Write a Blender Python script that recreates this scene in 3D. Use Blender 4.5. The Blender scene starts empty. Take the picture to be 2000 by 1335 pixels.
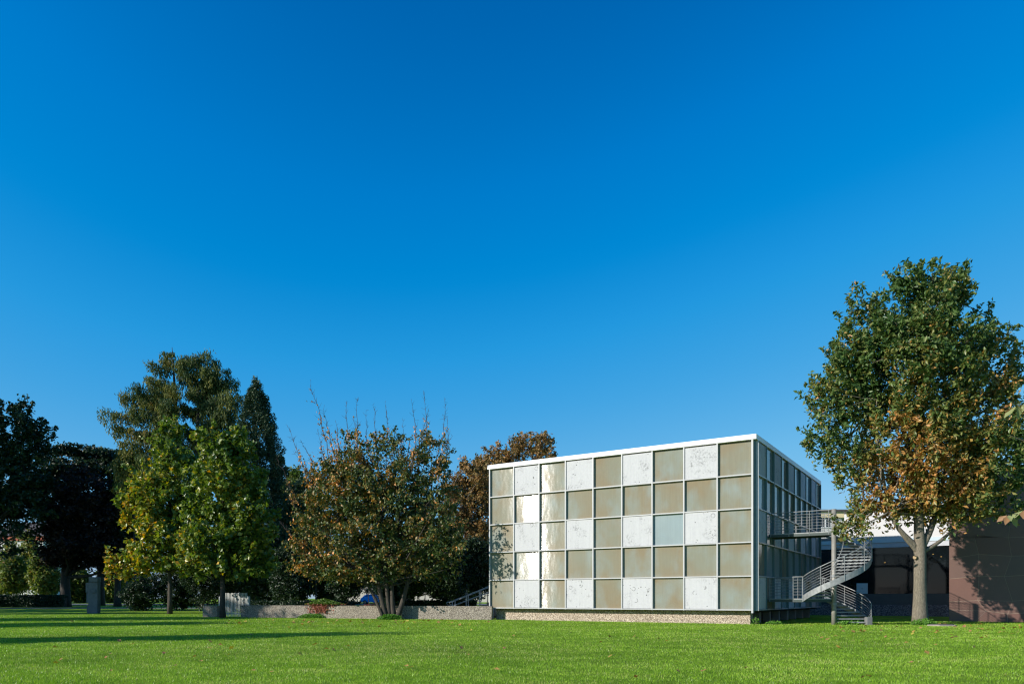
import bpy, math
import numpy as np
from mathutils import Vector, Matrix

sc = bpy.context.scene
COL = sc.collection
R = math.radians
FPX, PX0, HY, EYE = 1434.0, 1000.0, 1168.0, 1.4      # focal length and horizon of the 2000 px wide photograph

# ------------------------------------------------------------------ camera, sky, sun, exposure
cam_d = bpy.data.cameras.new('camera')
cam_d.sensor_width = 36.0
cam_d.lens = 36.0 * FPX / 2000.0
cam_d.shift_y = (HY - 667.5) / 2000.0
cam_d.clip_start, cam_d.clip_end = 0.1, 3000.0
cam = bpy.data.objects.new('camera', cam_d)
cam.location = (0, 0, EYE)
cam.rotation_euler = (R(90), 0, 0)
COL.objects.link(cam)
sc.camera = cam

SUN_AZ = (-0.9085, -0.418)
SUN_EL = R(23.5)
world = bpy.data.worlds.new('World')
sc.world = world
world.use_nodes = True
wn = world.node_tree
bg = wn.nodes['Background']
sky = wn.nodes.new('ShaderNodeTexSky')
sky.sky_type = 'NISHITA'
sky.sun_disc = False
sky.sun_elevation = SUN_EL
sky.sun_rotation = math.atan2(SUN_AZ[0], SUN_AZ[1])
sky.altitude = 0.0
sky.air_density = 1.0
sky.dust_density = 0.3
sky.ozone_density = 3.0
# photographic response of the deep blue sky: per-channel curves on the Nishita colour
pre = wn.nodes.new('ShaderNodeVectorMath'); pre.operation = 'SCALE'; pre.inputs['Scale'].default_value = 0.1
cur = wn.nodes.new('ShaderNodeRGBCurve')
EXPOSURE = 0.30
g_ = 2 ** -EXPOSURE
for ci, pts in enumerate((
        [(0, 0), (0.10, 0.0), (0.125, 0.018), (0.16, 0.055), (0.24, 0.155), (0.5, 0.42), (1, 0.75)],
        [(0, 0), (0.119, 0.125), (0.151, 0.198), (0.222, 0.318), (0.404, 0.49), (1, 0.85)],
        [(0, 0), (0.228, 0.434), (0.279, 0.595), (0.38, 0.735), (0.605, 0.823), (1, 0.95)])):
    c_ = cur.mapping.curves[ci]
    while len(c_.points) < len(pts): c_.points.new(0.5, 0.5)
    for p_, (x_, y_) in zip(c_.points, pts):
        p_.location = (x_, y_ * g_); p_.handle_type = 'VECTOR'
cur.mapping.update()
post = wn.nodes.new('ShaderNodeVectorMath'); post.operation = 'SCALE'; post.inputs['Scale'].default_value = 10.0
wn.links.new(sky.outputs[0], pre.inputs[0]); wn.links.new(pre.outputs[0], cur.inputs['Color'])
wn.links.new(cur.outputs[0], post.inputs[0]); wn.links.new(post.outputs[0], bg.inputs['Color'])
bg.inputs['Strength'].default_value = 0.10

sun_d = bpy.data.lights.new('sun', 'SUN')
sun_d.energy = 5.0
sun_d.angle = R(0.5)
sun_d.color = (1.0, 0.95, 0.87)
sun = bpy.data.objects.new('sun', sun_d)
to_sun = Vector((SUN_AZ[0] * math.cos(SUN_EL), SUN_AZ[1] * math.cos(SUN_EL), math.sin(SUN_EL)))
sun.rotation_euler = to_sun.to_track_quat('Z', 'Y').to_euler()
sun.location = (-60, -30, 60)
COL.objects.link(sun)

sc.view_settings.view_transform = 'Standard'
sc.view_settings.look = 'None'
sc.view_settings.gamma = 1.0
sc.view_settings.use_curve_mapping = False
sc.view_settings.exposure = EXPOSURE
sc.render.engine = 'CYCLES'
sc.cycles.max_bounces = 8
sc.cycles.use_denoising = True
sc.cycles.denoiser = 'OPENIMAGEDENOISE'
sc.cycles.denoising_input_passes = 'RGB_ALBEDO_NORMAL'
sc.cycles.denoising_prefilter = 'ACCURATE'
sc.cycles.pixel_filter_type = 'BLACKMAN_HARRIS'
sc.cycles.filter_width = 1.25

# ------------------------------------------------------------------ small helpers
rng = np.random.default_rng(7)


def gz(x, y):
    """height of the ground: flat lawn, then a slight rise towards the street"""
    return np.clip((np.asarray(y, float) - 74.0) * 0.013, 0.0, 1.2)


def P(px, py, Y):
    return np.array([(px - PX0) / FPX * Y, Y, EYE + (HY - py) / FPX * Y])


class MB:
    """collects polygons and links them as ONE mesh object"""
    def __init__(self):
        self.v, self.f, self.m, self.n = [], [], [], 0

    def add(self, verts, faces, mi=0):
        verts = np.asarray(verts, float).reshape(-1, 3)
        self.v.append(verts)
        for f in faces:
            self.f.append([i + self.n for i in f]); self.m.append(mi)
        self.n += len(verts)
        return self

    def box(self, x0, x1, y0, y1, z0, z1, mi=0, M=None, bev=0.0):
        if bev <= 0:
            v = np.array([(x, y, z) for x in (x0, x1) for y in (y0, y1) for z in (z0, z1)], float)
            f = [(0, 1, 3, 2), (4, 6, 7, 5), (0, 4, 5, 1), (2, 3, 7, 6), (0, 2, 6, 4), (1, 5, 7, 3)]
        else:
            b = bev
            pr = [(x0 + b, y0), (x1 - b, y0), (x1, y0 + b), (x1, y1 - b), (x1 - b, y1), (x0 + b, y1), (x0, y1 - b), (x0, y0 + b)]
            cx, cy = (x0 + x1) / 2, (y0 + y1) / 2
            def sh(p, k):
                return [(cx + (x - cx) * (1 - k / max(abs(x1 - x0) / 2, 1e-6)), cy + (y - cy) * (1 - k / max(abs(y1 - y0) / 2, 1e-6))) for x, y in p]
            rings = [(sh(pr, b), z0), (pr, z0 + b), (pr, z1 - b), (sh(pr, b), z1)]
            v = np.array([(x, y, z) for r, z in rings for x, y in r], float)
            f = []
            for k in range(3):
                for i in range(8):
                    j = (i + 1) % 8
                    f.append((k * 8 + i, k * 8 + j, k * 8 + 8 + j, k * 8 + 8 + i))
            f.append(tuple(range(7, -1, -1))); f.append(tuple(range(24, 32)))
        if M is not None:
            v = (np.asarray(M)[:3, :3] @ v.T).T + np.asarray(M)[:3, 3]
        return self.add(v, f, mi)

    def tube(self, pts, rad, n=8, mi=0, cap=True, wob=0.0):
        pts = np.asarray(pts, float)
        k = len(pts)
        rad = np.full(k, rad, float) if np.isscalar(rad) else np.asarray(rad, float)
        t = np.gradient(pts, axis=0)
        t /= np.linalg.norm(t, axis=1)[:, None] + 1e-9
        ref = np.array([0, 0, 1.0]) if abs(t[0][2]) < 0.9 else np.array([0, 1.0, 0])
        u = np.cross(t[0], ref); u /= np.linalg.norm(u)
        ang = np.arange(n) * 2 * np.pi / n
        V = []
        for i in range(k):
            u = u - t[i] * (u @ t[i]); u /= np.linalg.norm(u) + 1e-9
            w = np.cross(t[i], u)
            rr = rad[i] * (1 + wob * np.sin(ang * 3 + i * 0.7) + wob * 0.6 * np.sin(ang * 5 - i * 1.3))
            V.append(pts[i] + (np.cos(ang) * rr)[:, None] * u + (np.sin(ang) * rr)[:, None] * w)
        F = []
        for i in range(k - 1):
            for j in range(n):
                F.append((i * n + j, i * n + (j + 1) % n, (i + 1) * n + (j + 1) % n, (i + 1) * n + j))
        if cap:
            F.append(tuple(range(n - 1, -1, -1)))
            F.append(tuple(range((k - 1) * n, k * n)))
        return self.add(np.concatenate(V), F, mi)

    def poly_prism(self, pts, z0, z1, mi=0):
        n = len(pts)
        v = [(x, y, z0) for x, y in pts] + [(x, y, z1) for x, y in pts]
        f = [tuple(range(n - 1, -1, -1)), tuple(range(n, 2 * n))]
        f += [(i, (i + 1) % n, n + (i + 1) % n, n + i) for i in range(n)]
        return self.add(v, f, mi)

    def mesh(self, name, mats, smooth=False):
        me = bpy.data.meshes.new(name)
        v = np.concatenate(self.v)
        me.vertices.add(len(v)); me.vertices.foreach_set('co', v.ravel())
        ln = np.array([len(f) for f in self.f])
        lv = np.concatenate([np.asarray(f) for f in self.f])
        me.loops.add(len(lv)); me.loops.foreach_set('vertex_index', lv)
        st = np.concatenate([[0], np.cumsum(ln)[:-1]])
        me.polygons.add(len(ln)); me.polygons.foreach_set('loop_start', st)
        me.polygons.foreach_set('material_index', np.array(self.m))
        me.polygons.foreach_set('use_smooth', np.full(len(ln), smooth))
        for m in (mats if isinstance(mats, (list, tuple)) else [mats]):
            me.materials.append(m)
        me.update(); me.validate()
        return me

    def build(self, name, mats, parent=None, loc=(0, 0, 0), smooth=False):
        return link(name, self.mesh(name, mats, smooth), parent, loc)


def link(name, me, parent=None, loc=(0, 0, 0)):
    o = bpy.data.objects.new(name, me)
    o.location = loc
    if parent is not None:
        o.parent = parent
    COL.objects.link(o)
    return o


def tag(o, label=None, cat=None, group=None, kind=None):
    if label: o['label'] = label
    if cat: o['category'] = cat
    if group: o['group'] = group
    if kind: o['kind'] = kind
    return o


def empty(name, loc, rz=0.0, label=None, cat=None, group=None):
    o = bpy.data.objects.new(name, None)
    o.empty_display_size = 0.3
    o.location = tuple(float(c) for c in loc); o.rotation_euler = (0, 0, rz)
    COL.objects.link(o)
    return tag(o, label, cat, group)


# ------------------------------------------------------------------ materials
class NT:
    def __init__(self, name):
        self.mat = bpy.data.materials.new(name); self.mat.use_nodes = True
        self.t = self.mat.node_tree
        self.bsdf = self.t.nodes['Principled BSDF']
        self.out = self.t.nodes['Material Output']

    def n(self, typ, **kw):
        nd = self.t.nodes.new(typ)
        for k, v in kw.items():
            if k in nd.inputs: nd.inputs[k].default_value = v
            else: setattr(nd, k, v)
        return nd

    def l(self, a, b): self.t.links.new(a, b)

    def noise(self, vec, scale, detail=4.0, rough=0.55):
        nd = self.n('ShaderNodeTexNoise'); nd.inputs['Scale'].default_value = scale
        nd.inputs['Detail'].default_value = detail; nd.inputs['Roughness'].default_value = rough
        if vec is not None: self.l(vec, nd.inputs['Vector'])
        return nd.outputs['Fac']

    def ramp(self, fac, stops, interp='LINEAR'):
        nd = self.n('ShaderNodeValToRGB'); cr = nd.color_ramp; cr.interpolation = interp
        while len(cr.elements) < len(stops): cr.elements.new(0.5)
        for e, (p, c) in zip(cr.elements, stops):
            e.position = p; e.color = (*c, 1) if len(c) == 3 else c
        self.l(fac, nd.inputs['Fac'])
        return nd.outputs['Color']

    def math(self, op, a, b=None, c=None, clamp=False):
        nd = self.n('ShaderNodeMath'); nd.operation = op; nd.use_clamp = clamp
        for i, x in enumerate((a, b, c)):
            if x is None: continue
            if isinstance(x, (int, float)): nd.inputs[i].default_value = x
            else: self.l(x, nd.inputs[i])
        return nd.outputs[0]

    def mix(self, fac, a, b, mode='MIX'):
        nd = self.n('ShaderNodeMix'); nd.data_type = 'RGBA'; nd.blend_type = mode
        for s, x in ((nd.inputs[0], fac), (nd.inputs[6], a), (nd.inputs[7], b)):
            if isinstance(x, (int, float)): s.default_value = x
            elif isinstance(x, tuple): s.default_value = (*x, 1)
            else: self.l(x, s)
        return nd.outputs[2]

    def obj(self, rand=True):
        tc = self.n('ShaderNodeTexCoord')
        if not rand: return tc.outputs['Object']
        oi = self.n('ShaderNodeObjectInfo')
        cm = self.n('ShaderNodeCombineXYZ')
        self.l(self.math('MULTIPLY', oi.outputs['Random'], 57.0), cm.inputs[0])
        self.l(self.math('MULTIPLY', oi.outputs['Random'], 131.0), cm.inputs[1])
        self.l(self.math('MULTIPLY', oi.outputs['Random'], 83.0), cm.inputs[2])
        va = self.n('ShaderNodeVectorMath'); va.operation = 'ADD'
        self.l(tc.outputs['Object'], va.inputs[0]); self.l(cm.outputs[0], va.inputs[1])
        return va.outputs[0]

    def scale(self, vec, s):
        mp = self.n('ShaderNodeMapping'); mp.inputs['Scale'].default_value = s
        self.l(vec, mp.inputs['Vector'])
        return mp.outputs[0]

    def bump(self, h, strength, dist=0.02):
        b = self.n('ShaderNodeBump'); b.inputs['Strength'].default_value = strength; b.inputs['Distance'].default_value = dist
        self.l(h, b.inputs['Height']); self.l(b.outputs[0], self.bsdf.inputs['Normal'])

    def set(self, **kw):
        for k, v in kw.items():
            k = k.replace('_', ' ')
            s = self.bsdf.inputs[k]
            if isinstance(v, (int, float)): s.default_value = v
            elif isinstance(v, tuple): s.default_value = (*v, 1)
            else: self.l(v, s)
        return self.mat


def mat_paint(name, col, rough=0.45, var=0.12, metal=0.0, scale=3.0):
    t = NT(name); v = t.obj()
    n = t.noise(v, scale, 5)
    c2 = tuple(x * (1 - var) for x in col)
    c = t.ramp(n, [(0.3, c2), (0.7, col)])
    n2 = t.noise(v, scale * 9, 3)
    r = t.math('MULTIPLY_ADD', n2, 0.25, rough - 0.12)
    return t.set(Base_Color=c, Roughness=r, Metallic=metal)


def mat_leaf(name, stops, rough=0.45, transl=0.3, spec=0.35):
    t = NT(name)
    a = t.n('ShaderNodeAttribute'); a.attribute_name = 'tint'
    c = t.ramp(a.outputs['Fac'], stops)
    t.set(Base_Color=c, Roughness=rough)
    t.bsdf.inputs['Specular IOR Level'].default_value = spec
    tr = t.n('ShaderNodeBsdfTranslucent')
    hsv = t.n('ShaderNodeHueSaturation'); hsv.inputs['Saturation'].default_value = 1.15; hsv.inputs['Value'].default_value = 1.25
    t.l(c, hsv.inputs['Color']); t.l(hsv.outputs[0], tr.inputs['Color'])
    mx = t.n('ShaderNodeMixShader'); mx.inputs[0].default_value = transl
    t.l(t.bsdf.outputs[0], mx.inputs[1]); t.l(tr.outputs[0], mx.inputs[2]); t.l(mx.outputs[0], t.out.inputs['Surface'])
    return t.mat


def mat_bark(name, c1, c2, sc_=6.0):
    t = NT(name); v = t.obj()
    n = t.noise(t.scale(v, (sc_, sc_, sc_ * 0.22)), 2.2, 8, 0.65)
    n2 = t.noise(v, 0.9, 3)
    c = t.ramp(n, [(0.35, c1), (0.65, c2)])
    c = t.mix(t.math('MULTIPLY', n2, 0.35), c, (c1[0] * 0.8, c1[1] * 1.05, c1[2] * 0.7))
    t.bump(n, 0.9, 0.04)
    return t.set(Base_Color=c, Roughness=0.9)


def mat_glass_panel(name, c_mid, c_blue, c_brown, axis='X'):
    """ribbed translucent plastic sheet: cloudy tints, fine vertical ribs"""
    t = NT(name)
    v = t.obj(True); raw = t.obj(False)
    sx = t.n('ShaderNodeSeparateXYZ'); t.l(raw, sx.inputs[0])
    n1 = t.noise(v, 0.62, 2, 0.45)
    n2 = t.noise(t.scale(v, (1.3, 1.3, 0.8)), 0.8, 3, 0.5)
    # browner towards the upper and lower edge
    edge = t.math('POWER', t.math('ABSOLUTE', t.math('MULTIPLY', sx.outputs[2], 1.1)), 2.0)
    fb = t.math('ADD', t.math('MULTIPLY', edge, 0.35), t.math('MULTIPLY_ADD', n1, 2.6, -0.95), clamp=True)
    c = t.mix(fb, c_mid, c_brown)
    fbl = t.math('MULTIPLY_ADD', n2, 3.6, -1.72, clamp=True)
    c = t.mix(t.math('MULTIPLY', fbl, 0.75), c, c_blue)  # bluish clouds: blurred reflection and translucency painted into the base colour
    rib = t.math('SINE', t.math('MULTIPLY', t.math('ADD', sx.outputs[0], sx.outputs[1]), 95.0))
    nr = t.noise(t.scale(v, (9.0, 9.0, 0.35)), 2.0, 4, 0.6)
    dirt = t.math('MULTIPLY_ADD', t.math('MULTIPLY', rib, nr), 0.10, 0.95)
    dirt = t.math('MULTIPLY', dirt, t.math('MULTIPLY_ADD', nr, 0.22, 0.89))
    cm = t.n('ShaderNodeCombineColor')
    for i in range(3): t.l(dirt, cm.inputs[i])
    c = t.mix(1.0, c, cm.outputs[0], 'MULTIPLY')
    # shallow waviness of the sheet; its fine ribs smear a highlight up and down
    w1 = t.noise(t.scale(v, (0.8, 0.8, 0.4)), 1.1, 3, 0.5)
    b1 = t.n('ShaderNodeBump'); b1.inputs['Strength'].default_value = 1.0; b1.inputs['Distance'].default_value = 0.006
    t.l(w1, b1.inputs['Height'])
    t.set(Base_Color=c, Roughness=0.115, Anisotropic=1.0)
    tg = t.n('ShaderNodeTangent'); tg.direction_type = 'RADIAL'; tg.axis = axis
    t.l(tg.outputs[0], t.bsdf.inputs['Tangent'])
    t.bsdf.inputs['Specular IOR Level'].default_value = 0.27
    if axis == 'Y':                                  # the shaded facade never meets the sun
        t.l(b1.outputs[0], t.bsdf.inputs['Normal'])
        return t.mat
    # sub-millimetre horizontal ribbing: scatters the normal up and down only
    geo = t.n('ShaderNodeNewGeometry')
    wn1 = t.n('ShaderNodeTexWhiteNoise'); wn1.noise_dimensions = '3D'; t.l(geo.outputs['Position'], wn1.inputs['Vector'])
    sc3 = t.n('ShaderNodeSeparateColor'); t.l(wn1.outputs['Color'], sc3.inputs[0])
    tri = t.math('SUBTRACT', t.math('ADD', sc3.outputs[0], sc3.outputs[1]), 1.0)
    cz = t.n('ShaderNodeCombineXYZ'); t.l(t.math('MULTIPLY', tri, 0.30), cz.inputs[2])
    ad = t.n('ShaderNodeVectorMath'); ad.operation = 'ADD'; t.l(b1.outputs[0], ad.inputs[0]); t.l(cz.outputs[0], ad.inputs[1])
    nm = t.n('ShaderNodeVectorMath'); nm.operation = 'NORMALIZE'; t.l(ad.outputs[0], nm.inputs[0])
    t.l(nm.outputs[0], t.bsdf.inputs['Normal'])
    return t.mat


def mat_concrete_panel(name):
    t = NT(name); v = t.obj(True)
    n1 = t.noise(v, 1.1, 6, 0.6)
    n2 = t.noise(v, 9.0, 5, 0.65)
    c = t.ramp(n2, [(0.25, (0.455, 0.455, 0.465)), (0.6, (0.495, 0.495, 0.50))])
    blot = t.math('MULTIPLY_ADD', n1, 6.0, -3.1, clamp=True)
    fine = t.noise(v, 11.0, 5, 0.75)
    pepper = t.math('MULTIPLY_ADD', fine, 8.0, -3.9, clamp=True)
    c = t.mix(t.math('MULTIPLY', blot, pepper), c, (0.10, 0.10, 0.10))
    vo = t.n('ShaderNodeTexVoronoi'); vo.inputs['Scale'].default_value = 4.2; t.l(v, vo.inputs['Vector'])
    pit = t.math('LESS_THAN', vo.outputs['Distance'], t.math('MULTIPLY', t.noise(v, 3.1, 1), 0.24))
    keep = t.math('GREATER_THAN', t.noise(v, 1.5, 2), 0.53)
    c = t.mix(t.math('MULTIPLY', t.math('MULTIPLY', pit, keep), 0.85), c, (0.05, 0.05, 0.05))
    vr = t.n('ShaderNodeTexVoronoi'); vr.inputs['Scale'].default_value = 1.35; t.l(v, vr.inputs['Vector'])
    ring = t.math('LESS_THAN', t.math('ABSOLUTE', t.math('SUBTRACT', vr.outputs['Distance'], 0.16)), 0.024)
    brk = t.math('GREATER_THAN', t.noise(v, 6.0, 2), 0.47)
    sep = t.n('ShaderNodeSeparateColor'); t.l(vr.outputs['Color'], sep.inputs[0])
    some = t.math('GREATER_THAN', sep.outputs[0], 0.55)
    c = t.mix(t.math('MULTIPLY', t.math('MULTIPLY', t.math('MULTIPLY', ring, brk), some), 0.6), c, (0.08, 0.08, 0.08))
    streak = t.noise(t.scale(v, (7.0, 7.0, 0.3)), 2.0, 4, 0.6)
    c = t.mix(t.math('MULTIPLY_ADD', streak, 0.9, -0.38, clamp=True), c, (0.33, 0.33, 0.34))
    hgt = t.math('SUBTRACT', n2, t.math('MULTIPLY', pit, 0.8))
    t.bump(hgt, 0.5, 0.01)
    return t.set(Base_Color=c, Roughness=0.85)


def mat_aggregate(name, dark, light, sc_=28.0):
    t = NT(name); v = t.obj(False)
    vo = t.n('ShaderNodeTexVoronoi'); vo.inputs['Scale'].default_value = sc_; t.l(v, vo.inputs['Vector'])
    sep = t.n('ShaderNodeSeparateColor'); t.l(vo.outputs['Color'], sep.inputs[0])
    c = t.ramp(sep.outputs[0], [(0.0, dark), (0.45, tuple((a + b) / 2 for a, b in zip(dark, light))), (1.0, light)])
    gap = t.math('MULTIPLY_ADD', vo.outputs['Distance'], 2.4, -0.75, clamp=True)
    c = t.mix(gap, c, tuple(x * 0.35 for x in dark))
    st = t.noise(t.scale(v, (1.2, 1.2, 0.4)), 1.1, 4)
    c = t.mix(t.math('MULTIPLY_ADD', st, 1.2, -0.42, clamp=True), c, tuple(x * 0.6 for x in dark))
    t.bump(t.math('SUBTRACT', 1.0, vo.outputs['Distance']), 0.9, 0.02)
    return t.set(Base_Color=c, Roughness=0.9)


def mat_simple_glass(name, tint=(0.008, 0.012, 0.014), alpha=0.62):
    t = NT(name)
    t.set(Base_Color=tint, Roughness=0.04)
    tp = t.n('ShaderNodeBsdfTransparent'); tp.inputs[0].default_value = (0.45, 0.50, 0.50, 1)
    mx = t.n('ShaderNodeMixShader'); mx.inputs[0].default_value = alpha
    t.l(tp.outputs[0], mx.inputs[1]); t.l(t.bsdf.outputs[0], mx.inputs[2]); t.l(mx.outputs[0], t.out.inputs['Surface'])
    return t.mat


def mat_emit(name, col, s):
    t = NT(name)
    t.set(Base_Color=(0.3, 0.2, 0.1))
    t.bsdf.inputs['Emission Color'].default_value = (*col, 1)
    t.bsdf.inputs['Emission Strength'].default_value = s
    return t.mat


M = {}
M['white_metal'] = mat_paint('white_metal', (0.80, 0.80, 0.79), 0.4, 0.06)
M['frame_metal'] = mat_paint('frame_metal', (0.46, 0.46, 0.46), 0.35, 0.08)
M['teal_metal'] = mat_paint('teal_metal', (0.12, 0.20, 0.20), 0.4, 0.15)
BEIGE = ((0.236, 0.236, 0.180), (0.262, 0.308, 0.292), (0.246, 0.200, 0.128))
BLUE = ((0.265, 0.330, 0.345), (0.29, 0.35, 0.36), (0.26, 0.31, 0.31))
M['panel_beige'] = mat_glass_panel('panel_beige', *BEIGE)
M['panel_beige_side'] = mat_glass_panel('panel_beige_side', *BEIGE, axis='Y')
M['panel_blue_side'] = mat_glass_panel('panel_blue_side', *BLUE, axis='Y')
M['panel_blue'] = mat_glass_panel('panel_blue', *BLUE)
M['concrete'] = mat_concrete_panel('concrete')
M['plinth'] = mat_aggregate('plinth', (0.44, 0.34, 0.25), (0.84, 0.72, 0.58), 22.0)
M['wall_agg'] = mat_aggregate('wall_agg', (0.27, 0.225, 0.175), (0.66, 0.58, 0.48), 26.0)
M['dark_core'] = mat_paint('dark_core', (0.022, 0.024, 0.026), 0.8)
M['pier'] = mat_paint('pier', (0.30, 0.28, 0.25), 0.85, 0.25)
M['roofing'] = mat_paint('roofing', (0.18, 0.18, 0.18), 0.9, 0.2)
M['beam_green'] = mat_paint('beam_green', (0.035, 0.055, 0.048), 0.5, 0.2)
M['galv'] = mat_paint('galv', (0.30, 0.31, 0.31), 0.45, 0.35, 0.25, 6.0)
M['galv_pole'] = mat_paint('galv_pole', (0.30, 0.285, 0.25), 0.55, 0.4, 0.15, 2.0)
M['annex_white'] = mat_paint('annex_white', (0.60, 0.585, 0.565), 0.8, 0.08, 0, 1.0)
M['fascia'] = mat_paint('fascia', (0.52, 0.62, 0.66), 0.4, 0.08)
M['strip'] = mat_paint('strip', (0.50, 0.51, 0.53), 0.6, 0.1)
M['sill_dark'] = mat_paint('sill_dark', (0.055, 0.07, 0.08), 0.45, 0.15)
M['annex_plinth'] = mat_aggregate('annex_plinth', (0.14, 0.13, 0.15), (0.40, 0.38, 0.40), 18.0)
M['glass'] = mat_simple_glass('glass')
M['lamp'] = mat_emit('lamp', (1.0, 0.45, 0.12), 14.0)
M['board'] = mat_paint('board', (0.55, 0.62, 0.64), 0.6, 0.05)
M['cream'] = mat_paint('cream', (0.78, 0.62, 0.36), 0.8, 0.06)
M['render_white'] = mat_paint('render_white', (0.66, 0.64, 0.60), 0.85, 0.1)
M['render_pale'] = mat_paint('render_pale', (0.62, 0.56, 0.50), 0.85, 0.12)
M['salmon'] = mat_paint('salmon', (0.55, 0.14, 0.08), 0.8, 0.2)
M['slate'] = mat_paint('slate', (0.10, 0.09, 0.09), 0.8, 0.3)
M['dark_glass'] = mat_paint('dark_glass', (0.03, 0.035, 0.04), 0.08, 0.1)
M['asphalt'] = mat_paint('asphalt', (0.20, 0.19, 0.18), 0.95, 0.3, 0, 1.5)
M['stele'] = mat_paint('stele', (0.19, 0.19, 0.19), 0.85, 0.35, 0, 2.0)
M['stone'] = mat_paint('stone', (0.36, 0.30, 0.26), 0.9, 0.35, 0, 6.0)
M['gate_white'] = mat_paint('gate_white', (0.55, 0.545, 0.50), 0.5, 0.12)
M['post_dark'] = mat_paint('post_dark', (0.05, 0.06, 0.09), 0.5)
M['rail_grey'] = mat_paint('rail_grey', (0.42, 0.44, 0.48), 0.45, 0.15)
M['car_blue'] = mat_paint('car_blue', (0.015, 0.29, 0.82), 0.18, 0.03)
M['tyre'] = mat_paint('tyre', (0.02, 0.02, 0.02), 0.9)
M['rim'] = mat_paint('rim', (0.35, 0.35, 0.36), 0.3, 0.1, 0.8)
M['bark_oak'] = mat_bark('bark_oak', (0.10, 0.08, 0.06), (0.29, 0.245, 0.19), 15.0)
M['bark_dark'] = mat_bark('bark_dark', (0.02, 0.017, 0.014), (0.065, 0.053, 0.042))
M['bark_iron'] = mat_bark('bark_iron', (0.03, 0.024, 0.019), (0.085, 0.068, 0.052))
M['bark_mid'] = mat_bark('bark_mid', (0.10, 0.08, 0.06), (0.26, 0.21, 0.16))
M['bark_grey'] = mat_bark('bark_grey', (0.12, 0.11, 0.10), (0.30, 0.27, 0.24))
M['twig'] = mat_paint('twig', (0.07, 0.048, 0.042), 0.8)
M['cut_wood'] = mat_paint('cut_wood', (0.42, 0.30, 0.16), 0.8, 0.3, 0, 12)

G_DARK, G_MID, G_LITE = (0.020, 0.045, 0.018), (0.040, 0.085, 0.022), (0.085, 0.13, 0.035)
M['oak_leaf'] = mat_leaf('oak_leaf', [(0.00, (0.0517, 0.1058, 0.0276)), (0.30, (0.1207, 0.1840, 0.0506)), (0.52, (0.2645, 0.2415, 0.0690)), (0.72, (0.4600, 0.2357, 0.0633)), (1.00, (0.5980, 0.2875, 0.1035))], 0.36, 0.30, 0.32)
M['tulip_leaf'] = mat_leaf('tulip_leaf', [(0.0, (0.070, 0.125, 0.022)), (0.45, (0.150, 0.218, 0.036)), (0.7, (0.33, 0.33, 0.05)), (0.85, (0.56, 0.38, 0.05)), (1.0, (0.66, 0.33, 0.05))], 0.38, 0.35, 0.45)
M['meta_leaf'] = mat_leaf('meta_leaf', [(0.00, (0.0448, 0.0840, 0.0336)), (0.50, (0.1512, 0.1736, 0.0448)), (1.00, (0.3360, 0.2464, 0.0616))], 0.6, 0.25, 0.2)
M['yew_leaf'] = mat_leaf('yew_leaf', [(0.00, (0.0218, 0.0460, 0.0230)), (0.60, (0.0425, 0.0794, 0.0345)), (1.00, (0.1081, 0.1368, 0.0575))], 0.5, 0.1, 0.3)
M['dark_leaf'] = mat_leaf('dark_leaf', [(0.00, (0.0130, 0.0297, 0.0139)), (0.60, (0.0279, 0.0558, 0.0204)), (1.00, (0.0698, 0.1023, 0.0279))], 0.45, 0.2, 0.35)
M['copper_leaf'] = mat_leaf('copper_leaf', [(0.00, (0.0154, 0.0098, 0.0084)), (0.60, (0.0350, 0.0182, 0.0126)), (1.00, (0.0770, 0.0350, 0.0154))], 0.5, 0.2, 0.3)
M['iron_leaf'] = mat_leaf('iron_leaf', [(0.00, (0.0539, 0.0921, 0.0269)), (0.35, (0.1247, 0.1487, 0.0340)), (0.60, (0.2875, 0.1870, 0.0539)), (0.82, (0.5554, 0.2578, 0.0765)), (1.00, (0.8416, 0.3641, 0.0963))], 0.45, 0.25, 0.4)
M['chest_leaf'] = mat_leaf('chest_leaf', [(0.00, (0.1015, 0.1015, 0.0319)), (0.40, (0.2320, 0.1595, 0.0522)), (0.75, (0.3407, 0.1958, 0.0725)), (1.00, (0.4060, 0.2175, 0.1015))], 0.55, 0.25, 0.25)
M['shrub_leaf'] = mat_leaf('shrub_leaf', [(0.00, (0.060, 0.108, 0.024)), (0.50, (0.144, 0.192, 0.042)), (0.80, (0.264, 0.240, 0.060)), (1.00, (0.336, 0.180, 0.060))], 0.5, 0.35, 0.3)
M['creeper_leaf'] = mat_leaf('creeper_leaf', [(0.0, (0.08, 0.17, 0.03)), (0.5, (0.15, 0.22, 0.04)), (0.62, (0.34, 0.14, 0.08)), (1.0, (0.40, 0.13, 0.11))], 0.5, 0.3, 0.3)
M['weed_leaf'] = mat_leaf('weed_leaf', [(0.00, (0.080, 0.208, 0.029)), (1.00, (0.208, 0.416, 0.064))], 0.5, 0.35, 0.3)
M['near_leaf'] = mat_leaf('near_leaf', [(0.0, (0.24, 0.27, 0.10)), (0.6, (0.36, 0.38, 0.18)), (0.8, (0.34, 0.20, 0.10)), (1.0, (0.28, 0.12, 0.06))], 0.55, 0.3, 0.3)
M['fallen'] = mat_leaf('fallen', [(0.0, (0.42, 0.36, 0.06)), (0.4, (0.42, 0.22, 0.07)), (0.75, (0.34, 0.17, 0.08)), (1.0, (0.20, 0.10, 0.05))], 0.6, 0.2, 0.3)
M['grass_blade'] = mat_leaf('grass_blade', [(0.0, (0.10, 0.20, 0.012)), (0.5, (0.255, 0.445, 0.032)), (0.85, (0.46, 0.62, 0.10)), (1.0, (0.46, 0.43, 0.17))], 0.36, 0.32, 0.3)

# ------------------------------------------------------------------ foliage generator


def unit(a):
    return a / (np.linalg.norm(a, axis=-1, keepdims=True) + 1e-9)


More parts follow.
